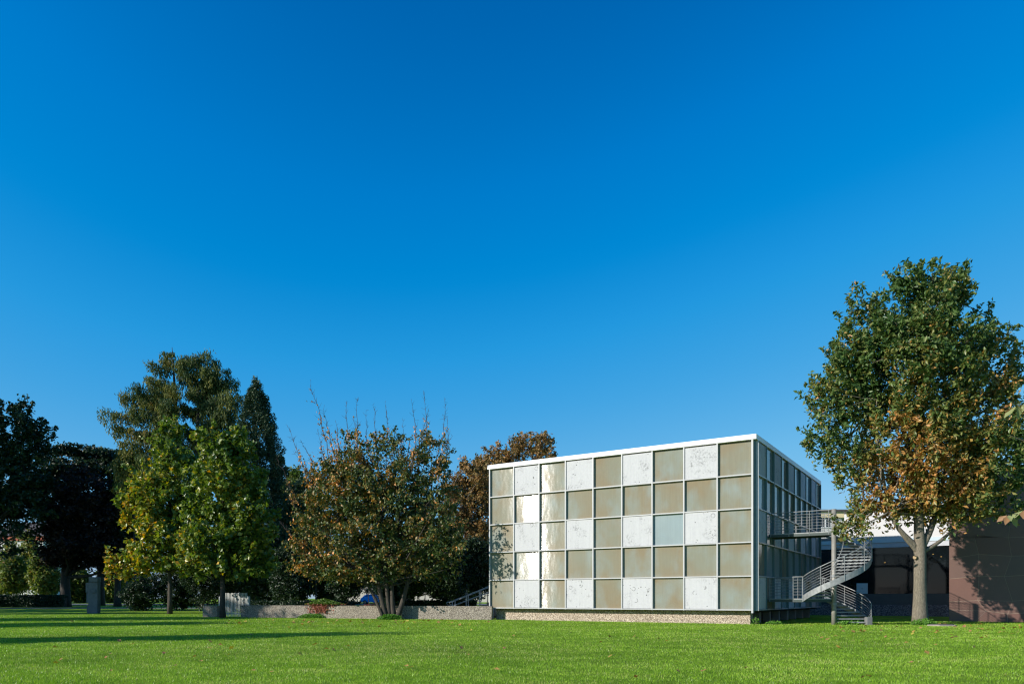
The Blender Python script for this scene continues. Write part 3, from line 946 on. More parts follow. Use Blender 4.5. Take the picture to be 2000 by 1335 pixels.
# ================================================================== RED STONE BLOCK at right
def make_block():
    o = np.array([26.8, 45.0, 0.0]); rz = math.atan2(-0.389, 0.922)
    root = empty('stone_clad_building', o, rz, 'tall windowless block clad in large irregular reddish brown stone slabs at right', 'building')
    t = NT('red_slab'); v = t.obj(True)
    oi = t.n('ShaderNodeObjectInfo')
    n1 = t.noise(v, 0.8, 5); n2 = t.noise(v, 14.0, 5, 0.7)
    base = t.ramp(oi.outputs['Random'], [(0.0, (0.185, 0.080, 0.058)), (0.5, (0.19, 0.100, 0.076)), (1.0, (0.155, 0.092, 0.074))])
    c = t.mix(t.math('MULTIPLY', n1, 0.6), base, (0.095, 0.058, 0.05))
    c = t.mix(t.math('MULTIPLY', n2, 0.35), c, (0.15, 0.10, 0.085))
    t.bump(n2, 0.4, 0.01)
    slab = t.set(Base_Color=c, Roughness=0.6)
    joint = mat_paint('joint', (0.30, 0.22, 0.17), 0.9)
    Hh, W = 9.25, 16.0
    SK = 7.2                                         # the left flank runs obliquely back
    MB().poly_prism([(0.04, -0.006), (W, -0.006), (W, 14.0), (SK, 14.0)], -0.3, Hh - 0.06).build('core_wall', joint, root)
    MB().poly_prism([(-0.03, -0.03), (W + 0.05, -0.03), (W + 0.05, 14.05), (SK - 0.04, 14.05)], Hh - 0.055, Hh + 0.06).build('roof_edge', M['slate'], root)
    # irregular slabs: a jittered grid whose corners are shared
    rg = np.random.default_rng(5)
    zs = [0.0, 0.62, 1.42, 2.75, 3.9, 5.2, 6.6, 7.9, Hh - 0.06]
    xs = np.array([0.0, 1.55, 3.3, 5.1, 6.6, 8.4, 10.1, 12.2, 14.1, W])
    nx, nz = len(xs), len(zs)
    G = np.zeros((nz, nx, 2))
    for j in range(nz):
        for i in range(nx):
            jx = 0 if i in (0, nx - 1) else rg.normal() * 0.22
            jz = 0 if j in (0, nz - 1) else rg.normal() * 0.13
            G[j, i] = (xs[i] + jx, zs[j] + jz)
    for j in range(nz - 1):
        i = 0
        while i < nx - 1:
            e = i + (2 if (rg.random() < 0.25 and i < nx - 2) else 1)
            q = np.array([G[j, i], G[j, e], G[j + 1, e], G[j + 1, i]])
            cc = q.mean(0); q = q + np.sign(cc - q) * 0.014
            if i == 0: q[[0, 3], 0] = -0.0
            vv = [(x, -0.014, z) for x, z in q] + [(x, -0.004, z) for x, z in q]
            MB().add(vv, [(0, 1, 2, 3), (7, 6, 5, 4), (0, 4, 5, 1), (1, 5, 6, 2), (2, 6, 7, 3), (3, 7, 4, 0)]).build('stone_slab', slab, root)
            i = e
    MB().poly_prism([(0.0, 0.036), (0.035, 0.036), (SK - 0.02, 13.95), (SK - 0.06, 13.95)], -0.05, Hh - 0.06).build('side_cladding', slab, root)
    return root


make_block()


# ================================================================== NEIGHBOURS
def make_house(name, label, px0, px1, Y, ztop, wallm, fascia_m, wins, fascia_h=0.7, depth=10.0, roof=None, extra=None, pyb=1188):
    a, c = P(px0, pyb, Y), P(px1, pyb, Y)
    W = c[0] - a[0]; zb = float(gz(0, Y))
    root = empty(name, (a[0], Y, zb), 0, label, 'house')
    H = ztop - zb
    MB().box(0, W, 0, depth, -0.3, H - fascia_h).build('wall', wallm, root)
    MB().box(-0.25, W + 0.25, -0.35, depth + 0.3, H - fascia_h, H).build('eaves', fascia_m, root)
    if roof:
        h = roof
        m = MB().add([(-0.4, -0.6, H), (W + 0.4, -0.6, H), (W + 0.4, depth + 0.6, H), (-0.4, depth + 0.6, H), (1.5, depth / 2, H + h), (W - 1.5, depth / 2, H + h)],
                     [(0, 1, 5, 4), (1, 2, 5), (2, 3, 4, 5), (3, 0, 4), (3, 2, 1, 0)])
        m.build('roof', M['slate'], root)
    for (wx0, wx1, wy0, wy1) in wins:
        q0, q1 = P(wx0, wy1, Y), P(wx1, wy0, Y)
        x0, x1, z0, z1 = q0[0] - a[0], q1[0] - a[0], q0[2] - zb, q1[2] - zb
        fr = MB()
        for bx in ((x0, x1, z0, z0 + .1), (x0, x1, z1 - .1, z1), (x0, x0 + .12, z0 + .1, z1 - .1), (x1 - .12, x1, z0 + .1, z1 - .1), ((x0 + x1) / 2 - .06, (x0 + x1) / 2 + .06, z0 + .1, z1 - .1)):
            fr.box(bx[0], bx[1], -0.08, 0.04, bx[2], bx[3])
        f = fr.build('window', M['white_metal'], root)
        MB().box(x0 + 0.02, x1 - 0.02, -0.03, 0.03, z0 + 0.02, z1 - 0.02).build('pane', M['dark_glass'], f)
    return root


h = make_house('neighbour_house', 'white neighbouring house with cream yellow eaves seen between the staircase and the cube', 1560, 1700, 95, 12.6, M['render_white'], M['cream'],
               [(1600, 1624, 1006, 1030), (1626, 1636, 1006, 1030)], 0.75)
MB().box(-0.5, 10.0, -0.6, 10.5, 12.6 - float(gz(0, 95)) + 0.002, 12.85 - float(gz(0, 95))).build('roof', M['slate'], h)
make_house('street_house', 'pale house with a dark hipped roof glimpsed behind the bushy tree and the blue car', 660, 985, 132, 8.2, M['render_pale'], M['render_white'],
           [(690, 702, 1128, 1150), (812, 826, 1120, 1145), (938, 950, 1118, 1140)], 0.3, 10, 2.6)
make_house('far_house', 'far house with a salmon red eaves band beyond the dark trees at left', -20, 84, 165, 15.4, M['render_white'], M['salmon'],
           [(10, 22, 1060, 1080), (40, 52, 1060, 1080), (62, 74, 1060, 1080)], 1.0, 10, 3.5)
g = empty('gate_pillar', P(733, 1182, 124) * np.array([1, 1, 0]) + np.array([0, 0, float(gz(0, 124))]), 0, 'square pinkish pillar right behind the blue car', 'pillar')
MB().box(-0.35, 0.35, -0.35, 0.35, -0.1, 2.9, bev=0.02).build('shaft', mat_paint('pink', (0.42, 0.24, 0.22), 0.8), g)
MB().box(-0.45, 0.45, -0.45, 0.45, 2.9, 3.05, bev=0.02).build('cap', M['render_white'], g)


# ================================================================== GARDEN WALL, GATE, STAIR, STELE, POSTS
def wall_pt(px):
    k = (px - PX0) / FPX
    # line X = -1.3 - s*.949, Y = 48.2 + s*.316
    s = (-1.3 - k * 48.2) / (0.949 + k * 0.316)
    return np.array([-1.3 - s * 0.949, 48.2 + s * 0.316, 0.0])


WANG = math.atan2(-0.316, 0.949)


def make_wall(name, label, pxa, pxb, z1, th=0.32):
    a, c = wall_pt(pxa), wall_pt(pxb)
    L = float(np.linalg.norm(c - a))
    root = empty(name, a, WANG, label, 'wall')
    MB().box(0, L, 0, th, -0.2, z1 - 0.06).build('wall_body', M['wall_agg'], root)
    MB().box(-0.01, L + 0.01, -0.015, th + 0.015, z1 - 0.058, z1, bev=0.012).build('coping', M['wall_agg'], root)
    return root


make_wall('garden_wall', 'long low exposed aggregate concrete wall between the white gate and the museum plinth', 470, 960, 0.90)
make_wall('garden_wall', 'short dark wall stub on the left of the white slatted gate', 396, 424, 0.86)


def make_gate():
    a, c = wall_pt(425), wall_pt(484)
    a = a + np.array([0.0, 0.35, 0]); c = c + np.array([0.0, 0.35, 0])
    L = float(np.linalg.norm((c - a)[:2])); an = math.atan2(*(c - a)[1::-1])
    root = empty('slatted_gate', a, an, 'white upright slatted gate behind the slim tulip tree trunk', 'gate')
    for x in (0.0, L - 0.16):
        MB().box(x, x + 0.16, -0.08, 0.08, -0.05, 1.56, bev=0.01).build('post', M['gate_white'], root)
    m = MB()
    xs = np.arange(0.22, L - 0.2, 0.125)
    for i, x in enumerate(xs): m.box(x, x + 0.055, -0.045, -0.015, 0.06, 1.82)
    m.build('slat_panel', M['gate_white'], root)
    MB().box(0.165, L - 0.165, -0.012, 0.03, 1.42, 1.50).build('rail', M['gate_white'], root)
    MB().box(0.165, L - 0.165, -0.012, 0.03, 0.22, 0.30).build('rail', M['gate_white'], root)
    return root


make_gate()


def make_outdoor_stair():
    o = np.array([-4.35, 53.0, 0.0])
    root = empty('garden_stair', o, 0, 'concrete garden steps climbing behind the low wall beside the museum', 'stair')
    for k in range(9):
        MB().box(0.0 + k * 0.36, 3.9, 0, 2.4, -0.1 + (0.0 if k == 0 else 0.15 * k), 0.15 * (k + 1) - 0.003 if k == 0 else 0.15 * (k + 1) - 0.1 - 0.0).build('step', M['pier'], root)
    for j, (y, lab) in enumerate(((-0.08, 'nearer grey steel handrail rising along the garden steps'), (2.48, 'farther grey steel handrail rising along the garden steps'))):
        h = empty('stair_handrail', o + np.array([0, y, 0]), 0, lab, 'handrail', 'handrails of the garden steps')
        zt = lambda x: 0.95 + x * 0.40
        MB().tube([(-0.35, 0, 1.02), (-0.35, 0, 1.12), (0.0, 0, 1.2), (3.0, 0, 2.4), (3.8, 0, 2.4)], 0.028, 8).build('top_rail', M['rail_grey'], h, smooth=True)
        MB().tube([(-0.35, 0, 0.98), (0.0, 0, 0.86), (3.0, 0, 2.0), (3.8, 0, 2.0)], 0.02, 8).build('lower_rail', M['rail_grey'], h, smooth=True)
        for x in (0.05, 1.05, 2.0, 3.0):
            MB().box(x - 0.03, x + 0.03, -0.03, 0.03, 0.0, 1.18 + x * 0.40).build('post', M['rail_grey'], h)


make_outdoor_stair()


def make_stele():
    b = P(180, 1197, 70); b[2] = 0
    root = empty('stone_sculpture', b, R(8), 'tall weathered grey abstract stone sculpture standing in the shade at left', 'sculpture')
    MB().box(-0.22, 0.62, -0.35, 0.35, -0.1, 2.95, bev=0.03).build('shaft', M['stele'], root)
    MB().box(0.08, 0.66, -0.42, 0.40, 2.952, 3.42, bev=0.03).build('head', M['stele'], root)
    MB().box(-0.16, 0.078, -0.38, 0.36, 2.953, 3.46, bev=0.02).build('crest', M['stele'], root)
    MB().box(-0.46, -0.222, -0.3, 0.3, 1.95, 2.9, bev=0.03).build('upper_side', M['stele'], root)
    MB().box(-0.42, -0.223, -0.25, 0.2, 1.0, 1.945, bev=0.03).build('middle_side', M['stele'], root)
    MB().box(-0.36, -0.224, -0.3, 0.2, -0.1, 0.72, bev=0.03).build('lower_side', M['stele'], root)
    MB().box(0.10, 0.50, -0.43, -0.352, 1.9, 2.3, bev=0.02).build('boss', M['stele'], root)


make_stele()
for (px, pyt, Y, lab) in ((617, 1120, 66, 'thin dark lamp post behind the garden wall'), (248, 1118, 92, 'thin dark post in the shade between the left trunks')):
    b = P(px, 1168, Y); b[2] = float(gz(0, Y))
    p = empty('lamp_post', b, 0, lab, 'post')
    zt = EYE + (HY - pyt) / FPX * Y - b[2]
    MB().tube([(0, 0, 0), (0, 0, zt)], [0.07, 0.045], 10).build('shaft', M['post_dark'], p)
    MB().tube([(0, 0, zt), (0, 0, zt + 0.05), (0, 0, zt + 0.32), (0, 0, zt + 0.40)], [0.06, 0.13, 0.16, 0.05], 12).build('lantern', M['post_dark'], p)
    MB().tube([(0, 0, -0.05), (0, 0, 0.25)], 0.10, 10).build('foot', M['post_dark'], p)

s = empty('flat_stone', P(1838, 1222, 37.5) * np.array([1, 1, 0]), R(-12), 'flat weathered stone slab lying in the grass near the red stone block', 'stone')
MB().poly_prism([(-0.72, -0.22), (-0.2, -0.42), (0.55, -0.33), (0.74, 0.05), (0.35, 0.36), (-0.5, 0.30)], -0.05, 0.07).build('slab', M['stone'], s)
MB().poly_prism([(-0.55, -0.18), (-0.15, -0.33), (0.45, -0.26), (0.60, 0.04), (0.3, 0.28), (-0.4, 0.24)], 0.071, 0.10).build('top', M['slate'], s)


# ================================================================== CAR
def make_car():
    b = P(703, 1182, 110); b[2] = float(gz(0, 112)) + 0.04
    root = empty('parked_car', b, 0, 'bright blue small car parked on the street beyond the wall', 'car')
    prof = [(0.05, 0.35), (0.0, 0.62), (0.10, 0.92), (0.30, 1.02), (0.62, 1.36), (0.95, 1.47), (1.75, 1.49), (2.25, 1.40), (2.95, 1.02), (3.55, 0.90), (3.88, 0.74), (3.96, 0.5), (3.9, 0.32)]
    n = len(prof); W = 1.68
    m = MB(); V = []
    lay = [(0.0, 0.10), (0.10, 0.0), (W - 0.10, 0.0), (W, 0.10)]
    for y, ins in lay:
        for x, z in prof:
            zz = z - ins * (0.5 if z > 0.9 else 0.1)
            yy = y
            if z > 1.05: yy = y + (0.14 if y < W / 2 else -0.14)
            V.append((x + (0.03 if ins else 0) * (1 if x < 2 else -1), yy, zz))
    F = [tuple(range(n - 1, -1, -1)), tuple(range(3 * n, 4 * n))]
    for k in range(3):
        for i in range(n):
            j = (i + 1) % n
            F.append((k * n + i, k * n + j, (k + 1) * n + j, (k + 1) * n + i))
    m.add(V, F).build('body', M['car_blue'], root)
    for y in (0.095, W - 0.135):
        y0, y1 = y, y + 0.04
        for pts in (((0.62, 1.06), (1.42, 1.06), (1.42, 1.38), (0.92, 1.36)), ((1.50, 1.06), (2.62, 1.04), (2.12, 1.34), (1.50, 1.38))):
            vv = [(x, y0, z) for x, z in pts] + [(x, y1, z) for x, z in pts]
            MB().add(vv, [(3, 2, 1, 0), (4, 5, 6, 7), (0, 1, 5, 4), (1, 2, 6, 5), (2, 3, 7, 6), (3, 0, 4, 7)]).build('window', M['dark_glass'], root)
    for x in (0.72, 3.15):
        for y in (-0.02, W - 0.18):
            w = MB().tube([(x, y, 0.31), (x, y + 0.2, 0.31)], 0.31, 18).build('wheel', M['tyre'], root)
            MB().tube([(x, y - 0.012 if y < 0.5 else y + 0.2, 0.31), (x, y if y < 0.5 else y + 0.212, 0.31)], 0.19, 14).build('rim', M['rim'], w)
    MB().box(3.80, 3.93, 0.12, 0.45, 0.62, 0.74).build('headlight', M['white_metal'], root)
    MB().box(3.80, 3.93, W - 0.45, W - 0.12, 0.62, 0.74).build('headlight', M['white_metal'], root)
    return root


make_car()

# ================================================================== TREES
def base_at(px, Y):
    b = P(px, HY, Y); b[2] = float(gz(0, Y)); return b


def tint_plain(m, s=0.15):
    return lambda p, r: m + r.normal(size=len(p)) * s


# --- the large oak at right
def oak():
    Y = 39.2; b = base_at(1797, Y)
    sp = [(1795, 600, 80, 75), (1775, 560, 45, 40), (1840, 570, 45, 42), (1690, 650, 42, 80), (1670, 605, 16, 38), (1645, 730, 48, 75), (1622, 800, 45, 65), (1612, 865, 34, 55), (1590, 800, 18, 36),
          (1730, 720, 100, 115), (1800, 740, 110, 140), (1890, 680, 66, 80), (1940, 710, 48, 70), (1972, 770, 42, 90), (1900, 830, 100, 90), (1760, 870, 110, 85), (1665, 915, 58, 55), (1840, 930, 100, 55),
          (1950, 900, 70, 65), (1765, 975, 65, 40), (1885, 975, 70, 45), (1800, 1000, 45, 35), (1738, 1006, 40, 20), (1852, 1012, 42, 20), (1700, 985, 36, 24), (1935, 965, 48, 38), (1962, 1002, 28, 24)]
    e = px_ells(sp, Y, b, 0.95)
    br = P(1765, 930, Y) - b
    def tint(p, r):
        d = np.hypot((p[:, 0] - br[0]) / 3.0, (p[:, 2] - br[2]) / 3.6)
        d2 = np.hypot((p[:, 0] - (br[0] + 4.0)) / 1.9, (p[:, 2] - (br[2] + 4.8)) / 2.6)
        cl = np.sin(p[:, 0] * 1.3 + p[:, 2] * 0.7) * np.sin(p[:, 1] * 1.1 + p[:, 2] * 1.2)
        d3 = np.hypot((p[:, 0] - 3.0) / 3.2, (p[:, 2] - 6.0) / 1.8)
        return 0.18 + 0.50 * np.exp(-d ** 2 * 0.8) + 0.26 * np.exp(-d2 ** 2) + 0.16 * np.exp(-d3 ** 2) + 0.14 * cl + r.normal(size=len(p)) * 0.17
    q = lambda px, py, dy=0.0: P(px, py, Y + dy) - b
    z0 = np.array([0, 0, -0.15])
    tp = [([z0, q(1796, 1190), q(1797, 1120), q(1797, 1085), q(1797, 1040), q(1790, 960), q(1795, 850), q(1800, 700), q(1800, 580)], [.46, .34, .30, .31, .25, .19, .14, .08, .03]),
          ([q(1796, 1082), q(1778, 1062), q(1760, 1040, -.1), q(1738, 1000, 0), q(1700, 930, .4), q(1660, 850, .8)], [.14, .11, .10, .08, .05, .02]),
          ([q(1793, 1070), q(1770, 1048), q(1745, 1022, -.2), q(1728, 960, 0), q(1715, 860, .5), q(1700, 720, 1)], [.15, .13, .11, .09, .06, .02]),
          ([q(1799, 1072), q(1815, 1040), q(1830, 1000, .6), q(1850, 900, 1.2), q(1870, 780, 1.6)], [.20, .17, .13, .09, .03]),
          ([q(1800, 1078), q(1830, 1062), q(1860, 1035, .5), q(1910, 990, 1), q(1960, 930, 1.2)], [.12, .10, .08, .05, .02]),
          ([q(1735, 1000, -.6), q(1705, 1016, -.8), q(1670, 1030, -1), q(1645, 1042, -1)], [.05, .035, .025, .012])]
    extra = [q(px, py, -1 + rng.normal() * .3) for px, py in ((1668, 1030), (1655, 1040), (1680, 1038), (1643, 1042), (1640, 1025), (1690, 1028), (1675, 1015), (1650, 1030))]
    t = make_tree('oak_tree', b, e, 'large round oak with green and rusty brown leaves and a stout bare trunk at right', M['oak_leaf'], M['bark_oak'], 19.5, 0.37,
                  n_clump=1180, per=58, clump_r=0.60, leaf=(0.25, 0.12), tint=tint, seed=11, fork=0.30, n_limb=34, flat=0.85, up=0.35, shell=0.3, shoot=(1.25, .20, .75, .55), trunk_paths=tp, clump_list=extra)
    MB().tube([(-.40, -.2, q(1784, 1088)[2]), (-.33, -.16, q(1784, 1088)[2])], 0.10, 12).build('branch_scar', M['cut_wood'], t)


oak()


# --- two tulip trees
def tulip1():
    Y = 67; b = base_at(332, Y)
    sp = [(333, 845, 22, 24), (330, 890, 42, 36), (300, 930, 40, 30), (350, 940, 62, 50), (275, 985, 40, 34), (330, 1000, 62, 40), (262, 1025, 26, 20), (350, 1060, 62, 45), (290, 1085, 46, 28), (255, 1108, 38, 20), (225, 1118, 20, 13), (388, 930, 36, 50), (345, 1110, 40, 18), (305, 965, 50, 42), (315, 1040, 52, 36), (378, 1000, 40, 60), (262, 1095, 45, 22), (365, 1080, 50, 36)]
    e = px_ells(sp, Y, b, 1.0)
    zc = b[2]
    def tint(p, r):
        return np.interp(p[:, 2], [2, 6, 11, 16], [0.62, 0.55, 0.46, 0.30]) - 0.03 * p[:, 0] + r.normal(size=len(p)) * 0.2
    make_tree('tulip_tree', b, e, 'yellowing tulip tree with orange tinted low branches left of the slatted gate', M['tulip_leaf'], M['bark_iron'], 16.0, 0.20,
              shoot=(1.3, .26, .55, .7), n_clump=500, per=42, clump_r=0.75, leaf=(0.34, 0.27), tint=tint, seed=21, fork=0.22, n_limb=30, flat=0.8, group='pair of tulip trees', shell=0.3)


def tulip2():
    Y = 53.3; b = base_at(435, Y)
    sp = [(420, 860, 40, 22), (455, 866, 28, 22), (445, 885, 46, 34), (415, 910, 40, 40), (455, 940, 48, 45), (420, 970, 50, 40), (470, 1000, 58, 44), (430, 1030, 66, 40), (480, 1060, 55, 46), (415, 1075, 60, 36), (395, 1105, 42, 20), (500, 1090, 38, 34), (450, 1108, 56, 20), (375, 1085, 22, 22), (500, 955, 26, 38), (518, 1030, 24, 46), (385, 935, 20, 38), (526, 1092, 18, 28), (380, 1010, 24, 40)]
    e = px_ells(sp, Y, b, 1.0)
    def tint(p, r):
        cl = np.sin(p[:, 0] * 1.1 + 1.0) * np.sin(p[:, 2] * 0.9)
        return 0.38 + 0.14 * cl + r.normal(size=len(p)) * 0.19
    make_tree('tulip_tree', b, e, 'greener dense tulip tree whose slim trunk stands in front of the slatted gate', M['tulip_leaf'], M['bark_iron'], 14.0, 0.19,
              shoot=(1.1, .22, .55, .7), n_clump=540, per=44, clump_r=0.65, leaf=(0.29, 0.23), tint=tint, seed=22, fork=0.2, n_limb=30, flat=0.8, group='pair of tulip trees', shell=0.3)


tulip1(); tulip2()


# --- tall feathery conifer
def drooping_conifer():
    Y = 85; b = base_at(365, Y)
    rg = np.random.default_rng(31)
    root = empty('dawn_redwood', b, 0, 'tallest tree, an airy conifer with two stems and hanging olive sprays behind the tulip trees', 'tree')
    q = lambda px, py, dy=0.0: P(px, py, Y + dy) - b
    mb = MB()
    st = [(np.array([q(358, 1150), q(352, 1000), q(346, 850), q(340, 740), q(336, 678)]), np.array([.42, .34, .25, .13, .03])),
          (np.array([q(376, 1150), q(384, 1000), q(387, 850), q(386, 760), q(382, 690)]), np.array([.40, .32, .22, .12, .03]))]
    for p, r in st: mb.tube(p, r, 10, wob=0.03)
    ends = [(0, 300, 712), (0, 285, 738), (0, 318, 700), (0, 262, 752), (0, 238, 768), (0, 212, 806), (0, 222, 835), (0, 250, 800), (0, 270, 775), (0, 236, 862), (0, 290, 770), (0, 310, 745),
            (0, 328, 690), (0, 300, 800), (0, 272, 845), (0, 318, 790), (1, 365, 700), (1, 400, 690), (1, 420, 705), (1, 408, 720), (1, 440, 722), (1, 432, 745), (1, 460, 745), (1, 450, 768), (1, 474, 775),
            (1, 462, 800), (1, 440, 800), (1, 470, 825), (1, 425, 770), (1, 410, 745), (1, 372, 730), (0, 358, 705), (1, 368, 760), (0, 362, 790), (1, 362, 800), (1, 445, 850), (1, 360, 740), (1, 420, 820), (1, 480, 850), (0, 335, 750), (0, 330, 820), (1, 400, 790)]
    POS, D, NR, TT, LL = [], [], [], [], []
    allb = [(k, q(px, py, rg.normal() * 1.5)) for k, px, py in ends]
    for _ in range(16):                              # branches towards and away from the viewer
        k = rg.integers(2); z = rg.uniform(14, 28.5); az = rg.choice([-1, 1]) * R(90) + rg.normal() * 0.7
        ln = np.interp(z, [14, 22, 29], [6.5, 4.5, 1.5]) * rg.uniform(.6, 1.1)
        px = np.interp(z, st[k][0][:, 2], st[k][0][:, 0])
        allb.append((k, np.array([px + math.cos(az) * ln, math.sin(az) * ln, z + ln * 0.1])))
    for k, e in allb:
        p, r = st[k]
        ln = abs(e[0] - np.interp(e[2], p[:, 2], p[:, 0])) + abs(e[1]) * 0.7
        z0 = max(e[2] - 0.25 * ln - 0.4, 4)
        a = np.array([np.interp(z0, p[:, 2], p[:, i]) for i in range(3)])
        pts = limb(mb, a, e, 0.05 + 0.010 * ln, 0.015, rg, 0.08, 9, 6)
        npl = 2 + int(ln * 0.75)                     # plumes strung along the branch, several hanging strands each
        for kk in range(npl * 8):
            if kk % 8 == 0:
                f = 8 * (1 - (kk // 8) / npl * 0.85) ** 1.0 * rg.uniform(.93, 1.0)
                i = min(int(f), 7); oc = pts[i] + (pts[i + 1] - pts[i]) * (f - i)
                pt = rg.normal() * 0.16
            if f < 1.2 and ln > 2: continue
            o = oc + rg.normal(size=3) * np.array([.38, .38, .16])
            hl = rg.uniform(0.5, 1.7) * np.interp(ln, [0.5, 4], [0.6, 1.1])
            m = int(20 * hl) + 6
            t = rg.random(m)
            w = 0.22 * (1 - 0.6 * t) + 0.04
            POS.append(o + np.stack([rg.normal(size=m) * w, rg.normal(size=m) * w, 0.12 - t * hl], 1) + rg.normal(size=3) * 0.06)
            D.append(np.stack([rg.normal(size=m) * .45, rg.normal(size=m) * .45, -np.ones(m)], 1))
            NR.append(rg.normal(size=(m, 3)) + np.array([-.3, -.3, .2]))
            TT.append(np.full(m, 0.22 + pt) + t * 0.15 + rg.normal(size=m) * 0.12 - 0.02 * e[0])
            LL.append(np.full(m, 0.42) * rg.uniform(.6, 1.2, m))
    mb.build('trunk', M['bark_dark'], root, smooth=True)
    L = np.concatenate(LL)
    link('crown', leaf_mesh('crown', np.concatenate(POS), np.concatenate(D), np.concatenate(NR), L, L * 0.26, np.concatenate(TT), M['meta_leaf']), root)


drooping_conifer()


def spire():
    Y = 80; b = base_at(500, Y)
    rg = np.random.default_rng(41)
    root = empty('narrow_conifer', b, 0, 'dense dark spire shaped conifer between the tulip trees and the bushy tree', 'tree')
    Hh = EYE + (HY - 742) / FPX * Y - b[2]
    prof_z = np.array([0.3, 3, 7, 12, 17, 21, 23.5, Hh]); prof_r = np.array([3.4, 4.0, 3.7, 3.2, 2.45, 1.45, 0.7, 0.03])
    mb = MB().tube([(0, 0, -.1), (0, 0, 10), (0, 0, Hh - .3)], [.35, .2, .03], 10)
    m = 2300
    z = Hh * (0.995 - rg.random(m) ** 0.72 * 0.985)
    r = np.interp(z, prof_z, prof_r); az = rg.random(m) * 2 * np.pi
    lob = 1 + 0.16 * np.sin(az * 5 + z * 0.6) + 0.10 * np.sin(az * 3 - z * 1.1)
    rr = r * (0.72 + 0.34 * rg.random(m)) * lob
    c = np.stack([np.cos(az) * rr, np.sin(az) * rr, z + rg.normal(size=m) * .1], 1)
    for i in range(0, m, 14):
        limb(mb, (0, 0, max(z[i] - rr[i] * .4, .5)), c[i], .04, .01, rg, 0.05, 4, 4)
    mb.build('trunk', M['bark_dark'], root, smooth=True)
    k = 36
    ci = np.repeat(np.arange(m), k); N = len(ci)
    out = np.stack([np.cos(az), np.sin(az), np.zeros(m)], 1)[ci]
    off = ball(rg, N) * np.array([.42, .42, .55])
    pos = c[ci] + off
    d = unit(out * .7 + rg.normal(size=(N, 3)) * .45 + np.array([0, 0, .55]))
    nr = out * .7 + rg.normal(size=(N, 3)) * .7 + np.array([0, 0, .3])
    ti = 0.45 + (rg.normal(size=m) * .2)[ci] + rg.normal(size=N) * .15
    L = 0.34 * rg.uniform(.6, 1.2, N)
    link('crown', leaf_mesh('crown', pos, d, nr, L, L * .34, ti, M['yew_leaf']), root)


spire()


